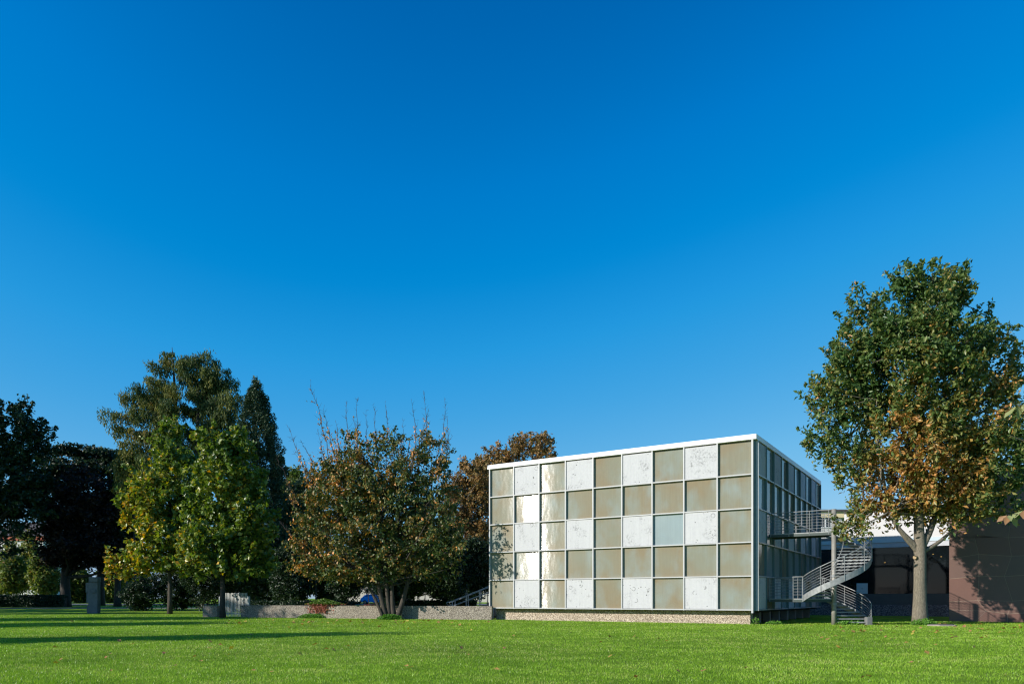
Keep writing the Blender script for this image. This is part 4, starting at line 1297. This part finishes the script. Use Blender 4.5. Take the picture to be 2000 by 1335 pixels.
# --- many stemmed bushy tree with bare top twigs
def ironwood():
    Y = 49.6; b = base_at(766, Y)
    rg = np.random.default_rng(51)
    q = lambda px, py, dy=0.0: P(px, py, Y + dy) - b
    sp = [(740, 920, 90, 50), (690, 945, 78, 55), (810, 925, 62, 55), (655, 1010, 70, 60), (760, 1000, 110, 70), (850, 985, 52, 65), (640, 1070, 60, 45), (720, 1070, 95, 48), (810, 1060, 80, 50), (612, 1090, 36, 26), (870, 1040, 38, 50), (650, 925, 42, 32), (690, 1112, 70, 24),
          (592, 1045, 20, 36), (650, 1120, 55, 16), (740, 1122, 50, 16), (845, 1110, 50, 30), (740, 980, 120, 60, 1.5), (700, 1040, 110, 60, 2), (800, 1010, 90, 60, 2), (845, 1010, 45, 45, -2.4), (872, 1065, 36, 34, -2.2), (880, 1030, 30, 40, -1.2),
          (720, 1122, 42, 14, -.6), (792, 1120, 44, 14, -.6), (757, 1112, 50, 16, -1), (580, 1075, 22, 24), (598, 985, 20, 28), (905, 985, 16, 28), (900, 1040, 18, 28), (580, 1100, 22, 12), (610, 1112, 36, 16), (680, 1125, 50, 14), (880, 1095, 34, 36), (690, 870, 26, 26), (765, 860, 30, 28), (832, 860, 22, 30), (866, 900, 16, 24)]
    e = px_ells(sp, Y, b, 0.9)
    z0 = np.array([0, 0, -0.1])
    tp = [([z0 + [-.35, 0, 0], q(745, 1170), q(735, 1120), q(715, 1050), q(690, 970), q(650, 880)], [.20, .16, .13, .10, .07, .03]),
          ([z0 + [-.15, .1, 0], q(757, 1165), q(752, 1110), q(748, 1040), q(740, 950), q(735, 860)], [.20, .14, .12, .09, .06, .02]),
          ([z0 + [.15, 0, 0], q(764, 1160), q(768, 1100), q(775, 1030), q(790, 940), q(800, 860)], [.20, .13, .11, .09, .06, .02]),
          ([z0 + [.3, -.1, 0], q(790, 1165), q(800, 1120), q(812, 1070), q(840, 980), q(850, 900)], [.19, .15, .12, .09, .05, .02]),
          ([z0 + [-.5, -.2, 0], q(730, 1160), q(705, 1120), q(660, 1080), q(620, 1050)], [.12, .10, .08, .05, .02])]
    def tint(p, r):
        left = np.clip(-(p[:, 0]) / 6.0, -1, 1)
        cl = np.sin(p[:, 0] * 1.6 + p[:, 2] * .8) * np.sin(p[:, 2] * 1.7 + p[:, 1])
        return 0.26 + 0.20 * cl + 0.10 * left + r.normal(size=len(p)) * .26
    t = make_tree('ironwood_tree', b, e, 'broad many stemmed rusty leaved tree with bare whip twigs before the low wall', M['iron_leaf'], M['bark_iron'], 10.5, 0.2,
                  shoot=(1.15, .17, .42, .75), n_clump=1280, per=40, clump_r=0.58, leaf=(0.20, 0.135), tint=tint, seed=52, fork=0.25, n_limb=70, flat=0.42, droop=.6, up=0.5, shell=0.3, trunk_paths=tp)
    tw = MB(); POS = []
    main = [(648, 880, 607, 742), (660, 890, 634, 790), (690, 885, 677, 782), (700, 885, 700, 778), (728, 880, 715, 800), (755, 890, 752, 785), (765, 885, 770, 830), (806, 880, 803, 778), (833, 880, 827, 762), (842, 890, 868, 775), (866, 890, 873, 812), (610, 930, 562, 832),
            (625, 910, 588, 860), (640, 900, 620, 840), (660, 870, 655, 820), (585, 985, 540, 890), (780, 880, 788, 820), (600, 1050, 548, 1020), (850, 900, 884, 850), (705, 880, 690, 815), (815, 880, 838, 795), (735, 870, 728, 790), (630, 930, 572, 880)]
    for (ax, ay, bx, by) in main:
        dy = rg.normal() * 1.3
        a, e_ = q(ax, ay + 30, dy * .6), q(bx, by, dy)
        L = np.linalg.norm(e_ - a)
        pts = limb(tw, a, e_, 0.030, 0.005, rg, 0.02, 9, 5)
        dirv = unit(e_ - a)
        for _ in range(int(L * 7)):
            f = rg.uniform(0.2, 1) * 8; i = min(int(f), 7); o = pts[i] + (pts[i + 1] - pts[i]) * (f - i)
            l2 = rg.uniform(.25, .95) * (1.15 - f / 9)
            dd = unit(dirv * 1.0 + rg.normal(size=3) * .55) * l2
            tw.tube([o, o + dd * .5 + rg.normal(size=3) * .02, o + dd], [0.009, .007, .004], 4, cap=False)
            if rg.random() < np.interp(f, [1.0, 3.2, 5, 8], [.8, .16, .03, .01]):
                for _ in range(rg.integers(1, 6)): POS.append(o + dd * rg.random() + rg.normal(size=3) * .07)
        for _ in range(int(75)):
            f = rg.random() ** 1.7 * 4.6; i = min(int(f), 7); o = pts[i] + (pts[i + 1] - pts[i]) * (f - i)
            POS.append(o + rg.normal(size=3) * (.26 - .035 * f))
    tw.build('bare_twigs', M['twig'], t)
    POS = np.array(POS); N = len(POS)
    link('last_leaves', leaf_mesh('last_leaves', POS, rg.normal(size=(N, 3)) * .5 + [0, 0, -1], rg.normal(size=(N, 3)), .17, .11, .72 + rg.normal(size=N) * .2, M['iron_leaf']), t)


ironwood()


# --- brown chestnuts behind the cube
for (px, Y, specs, lab, h, sd) in (
        (1000, 75, [(1040, 893, 56, 50), (1005, 890, 45, 38), (965, 905, 42, 34), (1060, 905, 38, 36), (985, 940, 60, 50), (1030, 950, 60, 40), (945, 930, 40, 40)], 'russet brown horse chestnut rising behind the left end of the cube roof', 16, 61),
        (908, 69, [(925, 935, 38, 32), (905, 985, 40, 50), (930, 1000, 35, 60), (900, 1050, 36, 40), (935, 1060, 30, 45), (885, 950, 24, 24)], 'smaller brown chestnut squeezed between the bushy tree and the cube', 11, 62)):
    b = base_at(px, Y)
    make_tree('chestnut_tree', b, px_ells(specs, Y, b, .9), lab, M['chest_leaf'], M['bark_grey'] if sd == 62 else M['bark_dark'], h, 0.26, shoot=(1.2, .25, .6, .6), n_clump=340, per=42, clump_r=.75,
              leaf=(.32, .16), tint=tint_plain(.5, .25), seed=sd, fork=.25, n_limb=36, droop=.4, up=.5, group='brown chestnuts behind the museum')

# --- dark trees at left
def ltree(name, px, Y, specs, lab, mat, h, r, n, per, leaf, sd, tm=.4, bark='bark_dark', flat=.8, ylay=1.0, cr=.9, cat='tree', group=None, **kw):
    b = base_at(px, Y)
    return make_tree(name, b, px_ells(specs, Y, b, ylay), lab, M[mat], M[bark], h, r, n_clump=n, per=per, clump_r=cr, leaf=leaf, tint=tint_plain(tm, .2), seed=sd, flat=flat, cat=cat, group=group, **kw)


ltree('broadleaf_tree', -45, 92, [(40, 830, 48, 48), (5, 860, 75, 70), (75, 860, 30, 50), (50, 920, 58, 55), (-10, 950, 85, 75), (45, 1000, 62, 50), (70, 965, 32, 50), (0, 1045, 60, 40), (95, 850, 14, 18)],
      'tall dark green tree cut off by the left edge of the view', 'dark_leaf', 24, .5, 500, 46, (.42, .28), 71, .45, fork=.2, n_limb=30, shoot=(1.5, .35, .5, .6))
ltree('layered_tree', 197, 105, [(150, 882, 45, 11), (195, 890, 50, 12), (120, 905, 42, 13), (235, 900, 40, 12), (165, 915, 70, 14), (215, 925, 55, 16), (110, 935, 40, 16), (250, 935, 30, 25), (90, 960, 35, 25)],
      'dark tree with flat spreading layers above the copper beech', 'dark_leaf', 21, .5, 270, 60, (.45, .28), 72, .25, flat=.3, fork=.4, n_limb=34, cr=1.2)
ltree('copper_beech', 128, 97, [(165, 960, 62, 45), (150, 1010, 75, 55), (205, 1000, 48, 60), (115, 1040, 45, 50), (170, 1070, 80, 35), (215, 1075, 40, 45), (125, 1085, 48, 24)],
      'almost black copper beech with a thick trunk behind the clipped hedge', 'copper_leaf', 17, .62, 380, 70, (.4, .26), 73, .4, fork=.25, n_limb=30, cr=1.1)
ltree('broadleaf_tree', 230, 99, [(235, 985, 38, 50), (245, 1040, 42, 50), (235, 1090, 38, 30), (262, 940, 26, 32)],
      'dark slender tree right of the copper beech and behind the yellow low boughs', 'dark_leaf', 14, .42, 200, 70, (.42, .28), 74, .3, fork=.3, n_limb=18)
ltree('weeping_conifer', 262, 94, [(258, 895, 22, 16), (250, 920, 28, 22), (275, 930, 24, 30), (262, 960, 30, 30)],
      'olive green drooping conifer top peeping out left of the yellowing tulip tree', 'meta_leaf', 18, .25, 130, 60, (.45, .14), 75, .5, droop=1.2, n_limb=14)
ltree('broadleaf_tree', 560, 72, [(600, 965, 34, 30), (592, 1010, 44, 45), (585, 1060, 42, 45), (620, 1040, 36, 50), (590, 1105, 48, 34), (622, 935, 22, 20)],
      'dark yew like tree filling the gap left of the bushy tree', 'yew_leaf', 12, .25, 340, 80, (.3, .12), 76, .6, fork=.1, n_limb=16)
ltree('broadleaf_tree', 574, 112, [(574, 935, 17, 18), (570, 955, 22, 20), (582, 975, 26, 20)],
      'small far tree top with yellow green foliage right of the spire conifer', 'shrub_leaf', 16, .25, 110, 60, (.45, .25), 77, .2, n_limb=10)

# --- evergreen shrubs under the trees and behind the wall
def shrub(px, Y, specs, lab, mat='dark_leaf', n=120, per=70, leaf=(.26, .12), sd=1, tm=.35, group=None, cr=.55, h=2.5, name='evergreen_shrub', shadow=None):
    b = base_at(px, Y)
    return make_tree(name, b, px_ells(specs, Y, b, .8), lab, M[mat], M['bark_dark'], h, .06, n_clump=n, per=per, clump_r=cr, leaf=leaf, tint=tint_plain(tm, .2), seed=sd, cat='shrub', group=group,
                     trunk_name='stem', crown_name='foliage', fork=.1, n_limb=10, twigs=False)


GE = 'evergreen shrubs in the shade under the trees'
shrub(285, 79, [(285, 1155, 38, 36), (265, 1165, 30, 24)], 'dark glossy shrub left of the yellowing tulip trunk', sd=81, group=GE)
shrub(345, 80, [(345, 1140, 42, 50), (360, 1160, 36, 34)], 'black green tall shrub right behind the yellowing tulip trunk', sd=82, group=GE, n=170)
shrub(398, 76, [(398, 1140, 34, 50), (390, 1110, 40, 40)], 'dark shrub just left of the slatted gate', sd=83, group=GE, n=160)
shrub(452, 72, [(452, 1125, 44, 55), (440, 1095, 40, 40)], 'dark tall shrub directly behind the slatted gate', sd=84, group=GE, n=190, h=4)
shrub(515, 70, [(515, 1125, 44, 60), (505, 1080, 44, 44)], 'dark tall shrub behind the shaded left half of the wall', sd=85, group=GE, n=210, h=4)
shrub(572, 66, [(572, 1140, 40, 45), (560, 1100, 34, 40)], 'dark shrub left of the thin lamp post', sd=86, group=GE, n=170, h=3)
shrub(640, 68, [(638, 1145, 38, 36), (655, 1115, 36, 36)], 'dark shrub right of the thin lamp post', sd=87, group=GE, n=160, h=3)
shrub(830, 58, [(830, 1105, 50, 60), (800, 1120, 36, 50), (860, 1090, 40, 60), (870, 1140, 40, 36)], 'dark leafy bush right of the many stemmed trunk, behind the wall', sd=88, group=GE, n=320, h=3.5, tm=.5)
shrub(845, 82, [(790, 1130, 30, 30), (860, 1130, 50, 44), (905, 1135, 30, 34)], 'shaded bush between the wall and the street house', sd=89, group=GE, n=160, h=3, tm=.4)

shrub(680, 62, [(672, 1130, 30, 52), (690, 1100, 30, 40)], 'dark bush behind the wall just left of the blue car', sd=181, group=GE, n=190, h=3)
shrub(800, 66, [(790, 1120, 34, 55), (815, 1090, 34, 50)], 'dark bush directly behind the many stemmed trunk, right of the blue car', sd=182, group=GE, n=200, h=3)
shrub(905, 63, [(905, 1120, 36, 34), (890, 1090, 40, 40), (925, 1090, 24, 40)], 'dark bush behind the garden steps', sd=183, group=GE, n=230, h=3)
shrub(718, 119, [(700, 1140, 28, 22), (744, 1136, 30, 24), (720, 1118, 40, 20)], 'dark bush rising right behind the blue car', sd=187, group=GE, n=150, h=3, cr=.8)
shrub(758, 104, [(757, 1143, 26, 34), (775, 1150, 26, 26)], 'dark bush seen right of the blue car between the trunks', sd=188, group=GE, n=140, h=3, cr=.7)
shrub(895, 76, [(885, 1152, 34, 26), (918, 1146, 30, 30)], 'dark bush behind the garden handrails', sd=189, group=GE, n=150, h=3)
shrub(772, 61, [(774, 1140, 26, 46), (785, 1100, 30, 40)], 'dark bush seen between the fanned trunks of the many stemmed tree', sd=185, group=GE, n=150, h=3)
shrub(952, 64, [(940, 1125, 20, 34), (955, 1100, 24, 40)], 'dark bush close to the left end of the cube', sd=186, group=GE, n=110, h=3)
shrub(720, 90, [(715, 1105, 60, 36), (690, 1120, 40, 30), (745, 1122, 40, 28), (760, 1090, 50, 40)], 'dark hanging foliage mass above the blue car', sd=184, group=GE, n=260, h=4, cr=.8)

# sunlit shrubs far behind at left
GS = 'sunlit shrubs across the street'
for i, (px, py, rx, ry, Y, lab) in enumerate(((15, 1115, 34, 44, 122, 'sunlit olive shrub at the far left edge above the hedge'), (48, 1095, 36, 56, 128, 'tall sunlit shrub under the salmon eaves'),
                                              (85, 1120, 26, 38, 120, 'yellow green sunlit shrub left of the copper beech trunk'), (150, 1135, 22, 34, 126, 'reddish sunlit shrub seen between beech trunk and sculpture'),
                                              (215, 1130, 26, 40, 124, 'bright green shrub seen right of the sculpture'), (262, 1130, 22, 36, 128, 'bright green shrub seen under the yellow low boughs'))):
    shrub(px, Y, [(px, py, rx, ry), (px + 6, py + 20, rx, ry * .7)], lab, 'shrub_leaf', 110, 60, (.5, .3), 90 + i, .45, GS, 1.0, 4, 'garden_shrub')


# clipped hedges
def hedge(a, c, h, label, sd, n, th=1.0):
    rg = np.random.default_rng(sd)
    a, c = np.array(a, float), np.array(c, float)
    L = float(np.linalg.norm((c - a)[:2])); an = math.atan2(*(c - a)[1::-1]); z0 = float(gz(0, a[1]))
    root = empty('clipped_hedge', (a[0], a[1], z0), an, label, 'hedge')
    MB().box(0.1, L - .1, .12, th - .1, -.1, h - .3).build('stem', M['bark_dark'], root)
    pos = np.stack([rg.random(n) * L, rg.random(n) * th, rg.random(n) * h], 1)
    fac = rg.random(n)
    k = fac < .5; pos[k, 1] = rg.normal(size=k.sum()) * .07
    k = (fac > .5) & (fac < .8); pos[k, 2] = h - .04 + rg.normal(size=k.sum()) * .07
    link('foliage', leaf_mesh('foliage', pos, rg.normal(size=(n, 3)), rg.normal(size=(n, 3)) + [0, -.8, .5], .20, .11, .3 + rg.normal(size=n) * .2, M['dark_leaf']), root)


hedge(P(-70, HY, 95), P(124, HY, 95), 1.5, 'low dark clipped hedge behind the path at left', 101, 16000)
hedge(P(488, HY, 60), P(692, HY, 56), 1.12, 'dark hedge behind the left part of the low wall', 102, 9000)
hedge(P(778, HY, 58), P(930, HY, 58), 1.15, 'dark hedge behind the garden handrails', 103, 7000)

# trees standing left of the view: they shade the lawn and the dark group at left
GO = 'trees left of the view'
for i, (x, y, h, r, lab) in enumerate(((-56, 38, 19, 5.0, 'leafy tree left of the lawn'), (-50, 27.5, 17, 3.2, 'narrower leafy tree left of the lawn'), (-43, 12.5, 18.5, 2.0, 'slim tree left of the lawn'), (-34, -2.3, 13.8, 2.2, 'small tree near the camera, left of the lawn'),
                                       (-72, 55, 20, 4.5, 'leafy tree by the path, left of the sculpture'), (-88, 62, 26, 6, 'broad tree left of the path'), (-82, 83, 36, 8, 'very tall tree left of the dark group'), (-104, 86, 36, 8, 'very tall tree farther left of the dark group'), (-95, 72, 30, 6, 'tall tree left of the hedge'))):
    e = [(0, 0, h * .62, r, r, h * .34), (r * .3, -r * .2, h * .78, r * .7, r * .7, h * .2), (-r * .3, r * .3, h * .45, r * .8, r * .8, h * .2)]
    make_tree('broadleaf_tree', (x, y, float(gz(x, y))), e, lab, M['dark_leaf'], M['bark_dark'], h, .3, n_clump=int(70 + r * 22), per=46, clump_r=.9 + r * .06, leaf=(.55, .36), tint=tint_plain(.4, .2), seed=120 + i, group=GO, n_limb=10, twigs=False)


# --- near chestnut whose branch tips reach into the right edge
def near_tree():
    b = np.array([14.6, 14.0, 0.0])
    rg = np.random.default_rng(141)
    root = empty('near_chestnut', b, 0, 'near tree at the right edge whose pale leaf tips hang into the view', 'tree')
    mb = MB()
    mb.tube([(0, 0, -.1), (0, .1, 1.5), (.1, 0, 4), (.2, .2, 7.5)], [.3, .24, .2, .05], 12, wob=.04)
    Y = 14.0
    q = lambda px, py, dy=0.0: P(px, py, Y + dy) - b
    POS, D, NR, T, L = [], [], [], [], []
    tips = [((0, 0.1, 1.6), (1978, 1003), 1.0), ((.05, 0, 3.0), (1990, 790), 1.0), ((.03, 0, 2.4), (1972, 850), .2), ((.1, .1, 3.6), (2090, 700), 1), ((.1, .1, 4.5), (2120, 560), 1), ((0, .1, 2), (2100, 930), 1)]
    for a, (px, py), lf in tips:
        e = q(px, py)
        pts = limb(mb, a, e, .05, .006, rg, .12, 8, 6)
        if lf < .5: continue
        for (dx, dz, n) in ((0, 0, 6), (.22, .08, 6), (.5, .14, 6), (.8, .16, 5)):
            c = e + np.array([dx, rg.normal() * .1, dz])
            for k in range(n):
                dd = np.array([-.75 + .35 * k + rg.normal() * .1, rg.normal() * .35, -.45 + rg.normal() * .25])
                dd /= np.linalg.norm(dd); l = rg.uniform(.20, .28)
                POS.append(c + dd * l * .6); D.append(dd); NR.append(np.array([-.35, -.75, .8]) + rg.normal(size=3) * .3); T.append(rg.uniform(0, .6) if rg.random() > .10 else .85); L.append(l)
    for _ in range(900):
        c = np.array([rg.normal() * 1.5 + .6, rg.normal() * 1.5, 5.5 + rg.normal() * 1.3]); dd = unit(rg.normal(size=3) + [0, 0, -.5])
        if (c + b)[0] / (c + b)[1] < .74: continue
        POS.append(c); D.append(dd); NR.append(rg.normal(size=3) + [0, 0, .6]); T.append(rg.random() * .7); L.append(.24)
    mb.build('trunk', M['bark_mid'], root, smooth=True)
    L = np.array(L)
    link('crown', leaf_mesh('crown', np.array(POS), np.array(D), np.array(NR), L, L * .5, np.array(T), M['near_leaf']), root)


near_tree()


# --- creeper bush over the wall, ground plants
def plant(name, label, c, r, n, leaf, mat, tm, sd, cat='plant', group=None, stemh=.2, up=.8):
    rg = np.random.default_rng(sd)
    root = empty(name, c, 0, label, cat, group)
    mb = MB()
    for _ in range(10):
        e = ball(rg, 1)[0] * r; e[2] = abs(e[2])
        limb(mb, (e[0] * .3, e[1] * .3, -.03), e, .008, .003, rg, .05, 4, 4)
    mb.build('stem', M['bark_mid'], root)
    p = ball(rg, n) * r; p[:, 2] = np.abs(p[:, 2]) + .02
    d = unit(rg.normal(size=(n, 3)) + [0, 0, .5]); nr = rg.normal(size=(n, 3)) * .6 + [0, 0, up]
    link('foliage', leaf_mesh('foliage', p, d, nr, leaf[0] * rg.uniform(.6, 1.3, n), leaf[1] * rg.uniform(.6, 1.3, n), tm + rg.normal(size=n) * .25, M[mat]), root)
    return root


def creeper():
    rg = np.random.default_rng(151)
    a = wall_pt(628)
    root = empty('creeper_bush', a, WANG, 'green bush on the wall top with red creeper trailing down the wall face', 'bush')
    n = 1900
    p = ball(rg, n) * np.array([1.65, .55, .42]); p[:, 0] += .1; p[:, 1] += .25; p[:, 2] = .95 + np.abs(p[:, 2]) * (1 - np.abs(p[:, 0] / 2.2)) + .03
    tint = rg.uniform(0, .45, n)
    lowr = (p[:, 2] < 1.03) & (rg.random(n) < .4); tint[lowr] = rg.uniform(.6, 1, lowr.sum())
    mb = MB()
    for _ in range(14):
        e = np.array([rg.normal() * .8, .2, 1.2]); limb(mb, (e[0] * .4, .55, .0), e, .012, .004, rg, .05, 5, 4)
    for _ in range(8):
        x = rg.normal() * .5 - .15; mb.tube([(x, -.05, .95), (x + rg.normal() * .1, -.05, .6), (x + rg.normal() * .15, -.05, .35)], .006, 4)
    mb.build('stem', M['bark_mid'], root)
    link('foliage', leaf_mesh('foliage', p, rg.normal(size=(n, 3)) + [0, 0, -.2], rg.normal(size=(n, 3)) * .6 + [0, -.5, .9], .13, .10, tint, M['creeper_leaf']), root)
    m = 400
    x = rg.normal(size=m) * .42 - .15; dz = rg.random(m) ** 1.4
    q = np.stack([x + dz * .15 * np.sin(x * 9), -.06 - rg.random(m) * .07, .97 - dz * .62], 1)
    link('trailing_creeper', leaf_mesh('trailing_creeper', q, rg.normal(size=(m, 3)) * .4 + [0, 0, -1], rg.normal(size=(m, 3)) * .5 + [0, -1, .2], .12, .10, rg.uniform(.55, 1, m), M['creeper_leaf']), root)


creeper()
plant('ground_plant', 'bright green weeds at the wall foot below the red creeper', wall_pt(612) + np.array([0, -.25, 0]), np.array([1.1, .3, .32]), 900, (.12, .06), 'weed_leaf', .5, 161)
plant('ground_plant', 'green ground cover round the foot of the many stemmed tree', base_at(762, 48.9), np.array([.9, .45, .35]), 1000, (.13, .08), 'weed_leaf', .2, 162)
plant('ground_plant', 'fresh weeds round the foot of the oak trunk', base_at(1806, 38.6), np.array([.75, .4, .34]), 420, (.16, .07), 'weed_leaf', .55, 163)
plant('ground_plant', 'small pale weeds at the foot of the staircase column', base_at(1660, 39.3), np.array([.9, .25, .2]), 330, (.11, .07), 'weed_leaf', .6, 164)
plant('ground_plant', 'weeds growing at the right end of the museum plinth', FR(-.25, .7), np.array([.25, .25, .5]), 110, (.13, .05), 'weed_leaf', .6, 165)
plant('ground_plant', 'low weeds in the grass beside the shaded facade', FR(.7, .9), np.array([.5, .3, .2]), 150, (.12, .05), 'weed_leaf', .6, 166)
plant('ground_plant', 'red flowering tuft behind the wall left of the blue car', wall_pt(722) + np.array([0, .6, .72]), np.array([.8, .3, .32]), 260, (.10, .08), 'creeper_leaf', .85, 167)


# --- fallen leaves
def fallen():
    rg = np.random.default_rng(171)
    protos = []
    for k in range(5):
        mb = MB(); n = 9
        ang = np.linspace(0, 2 * np.pi, n, endpoint=False) + rg.normal(size=n) * .12
        rr = .075 * (0.7 + .55 * (np.arange(n) % 2) + rg.random(n) * .2)
        v = [(0, 0, .02)] + [(math.cos(a) * r, math.sin(a) * r * .75, .012 + .03 * rg.random()) for a, r in zip(ang, rr)]
        mb.add(v, [(0, i + 1, (i + 1) % n + 1) for i in range(n)])
        me = mb.mesh('fallen_leaf', [M['fallen']])
        at = me.attributes.new('tint', 'FLOAT', 'POINT'); at.data.foreach_set('value', np.full(n + 1, (.05, .3, .5, .7, .95)[k], np.float32))
        protos.append(me)
    def put(px, py, tulip=False):
        Y = EYE * FPX / (py - HY); x = (px - PX0) / FPX * Y
        o = link('fallen_leaf', protos[rg.choice(5, p=[.5, .2, .2, .1, 0] if tulip else [.03, .32, .35, .2, .1])], None, (x, Y, .045))
        o.rotation_euler = (rg.normal() * .35, rg.normal() * .35, rg.random() * 6.28)
        s = rg.uniform(.7, 1.3) * float(np.interp(Y, [12, 40], [.62, 1.05])); o.scale = (s, s, s)
        if tulip: tag(o, 'small yellow fallen leaf on the lawn below the tulip trees and the low wall', 'fallen leaf', 'yellow fallen leaves near the low wall')
        elif px > 1480: tag(o, 'brown fallen oak leaf on the lawn near the oak and the staircase', 'fallen leaf', 'brown fallen leaves near the oak')
        else: tag(o, 'lone dry leaf on the open lawn before the museum', 'fallen leaf', 'scattered leaves on the open lawn')
    for _ in range(85):
        px = 1500 + 500 * rg.random() ** .6; py = 1219 + abs(rg.normal()) * 16 + 3 * rg.random()
        put(px, py)
    for _ in range(26): put(rg.uniform(980, 2000), rg.uniform(1240, 1330))
    for _ in range(110): put(rg.uniform(440, 960), 1211 + abs(rg.normal()) * 8, True)
    for _ in range(24): put(rg.uniform(60, 980), rg.uniform(1240, 1325))
    for _ in range(14): put(rg.uniform(40, 700), rg.uniform(1214, 1300), True)


fallen()
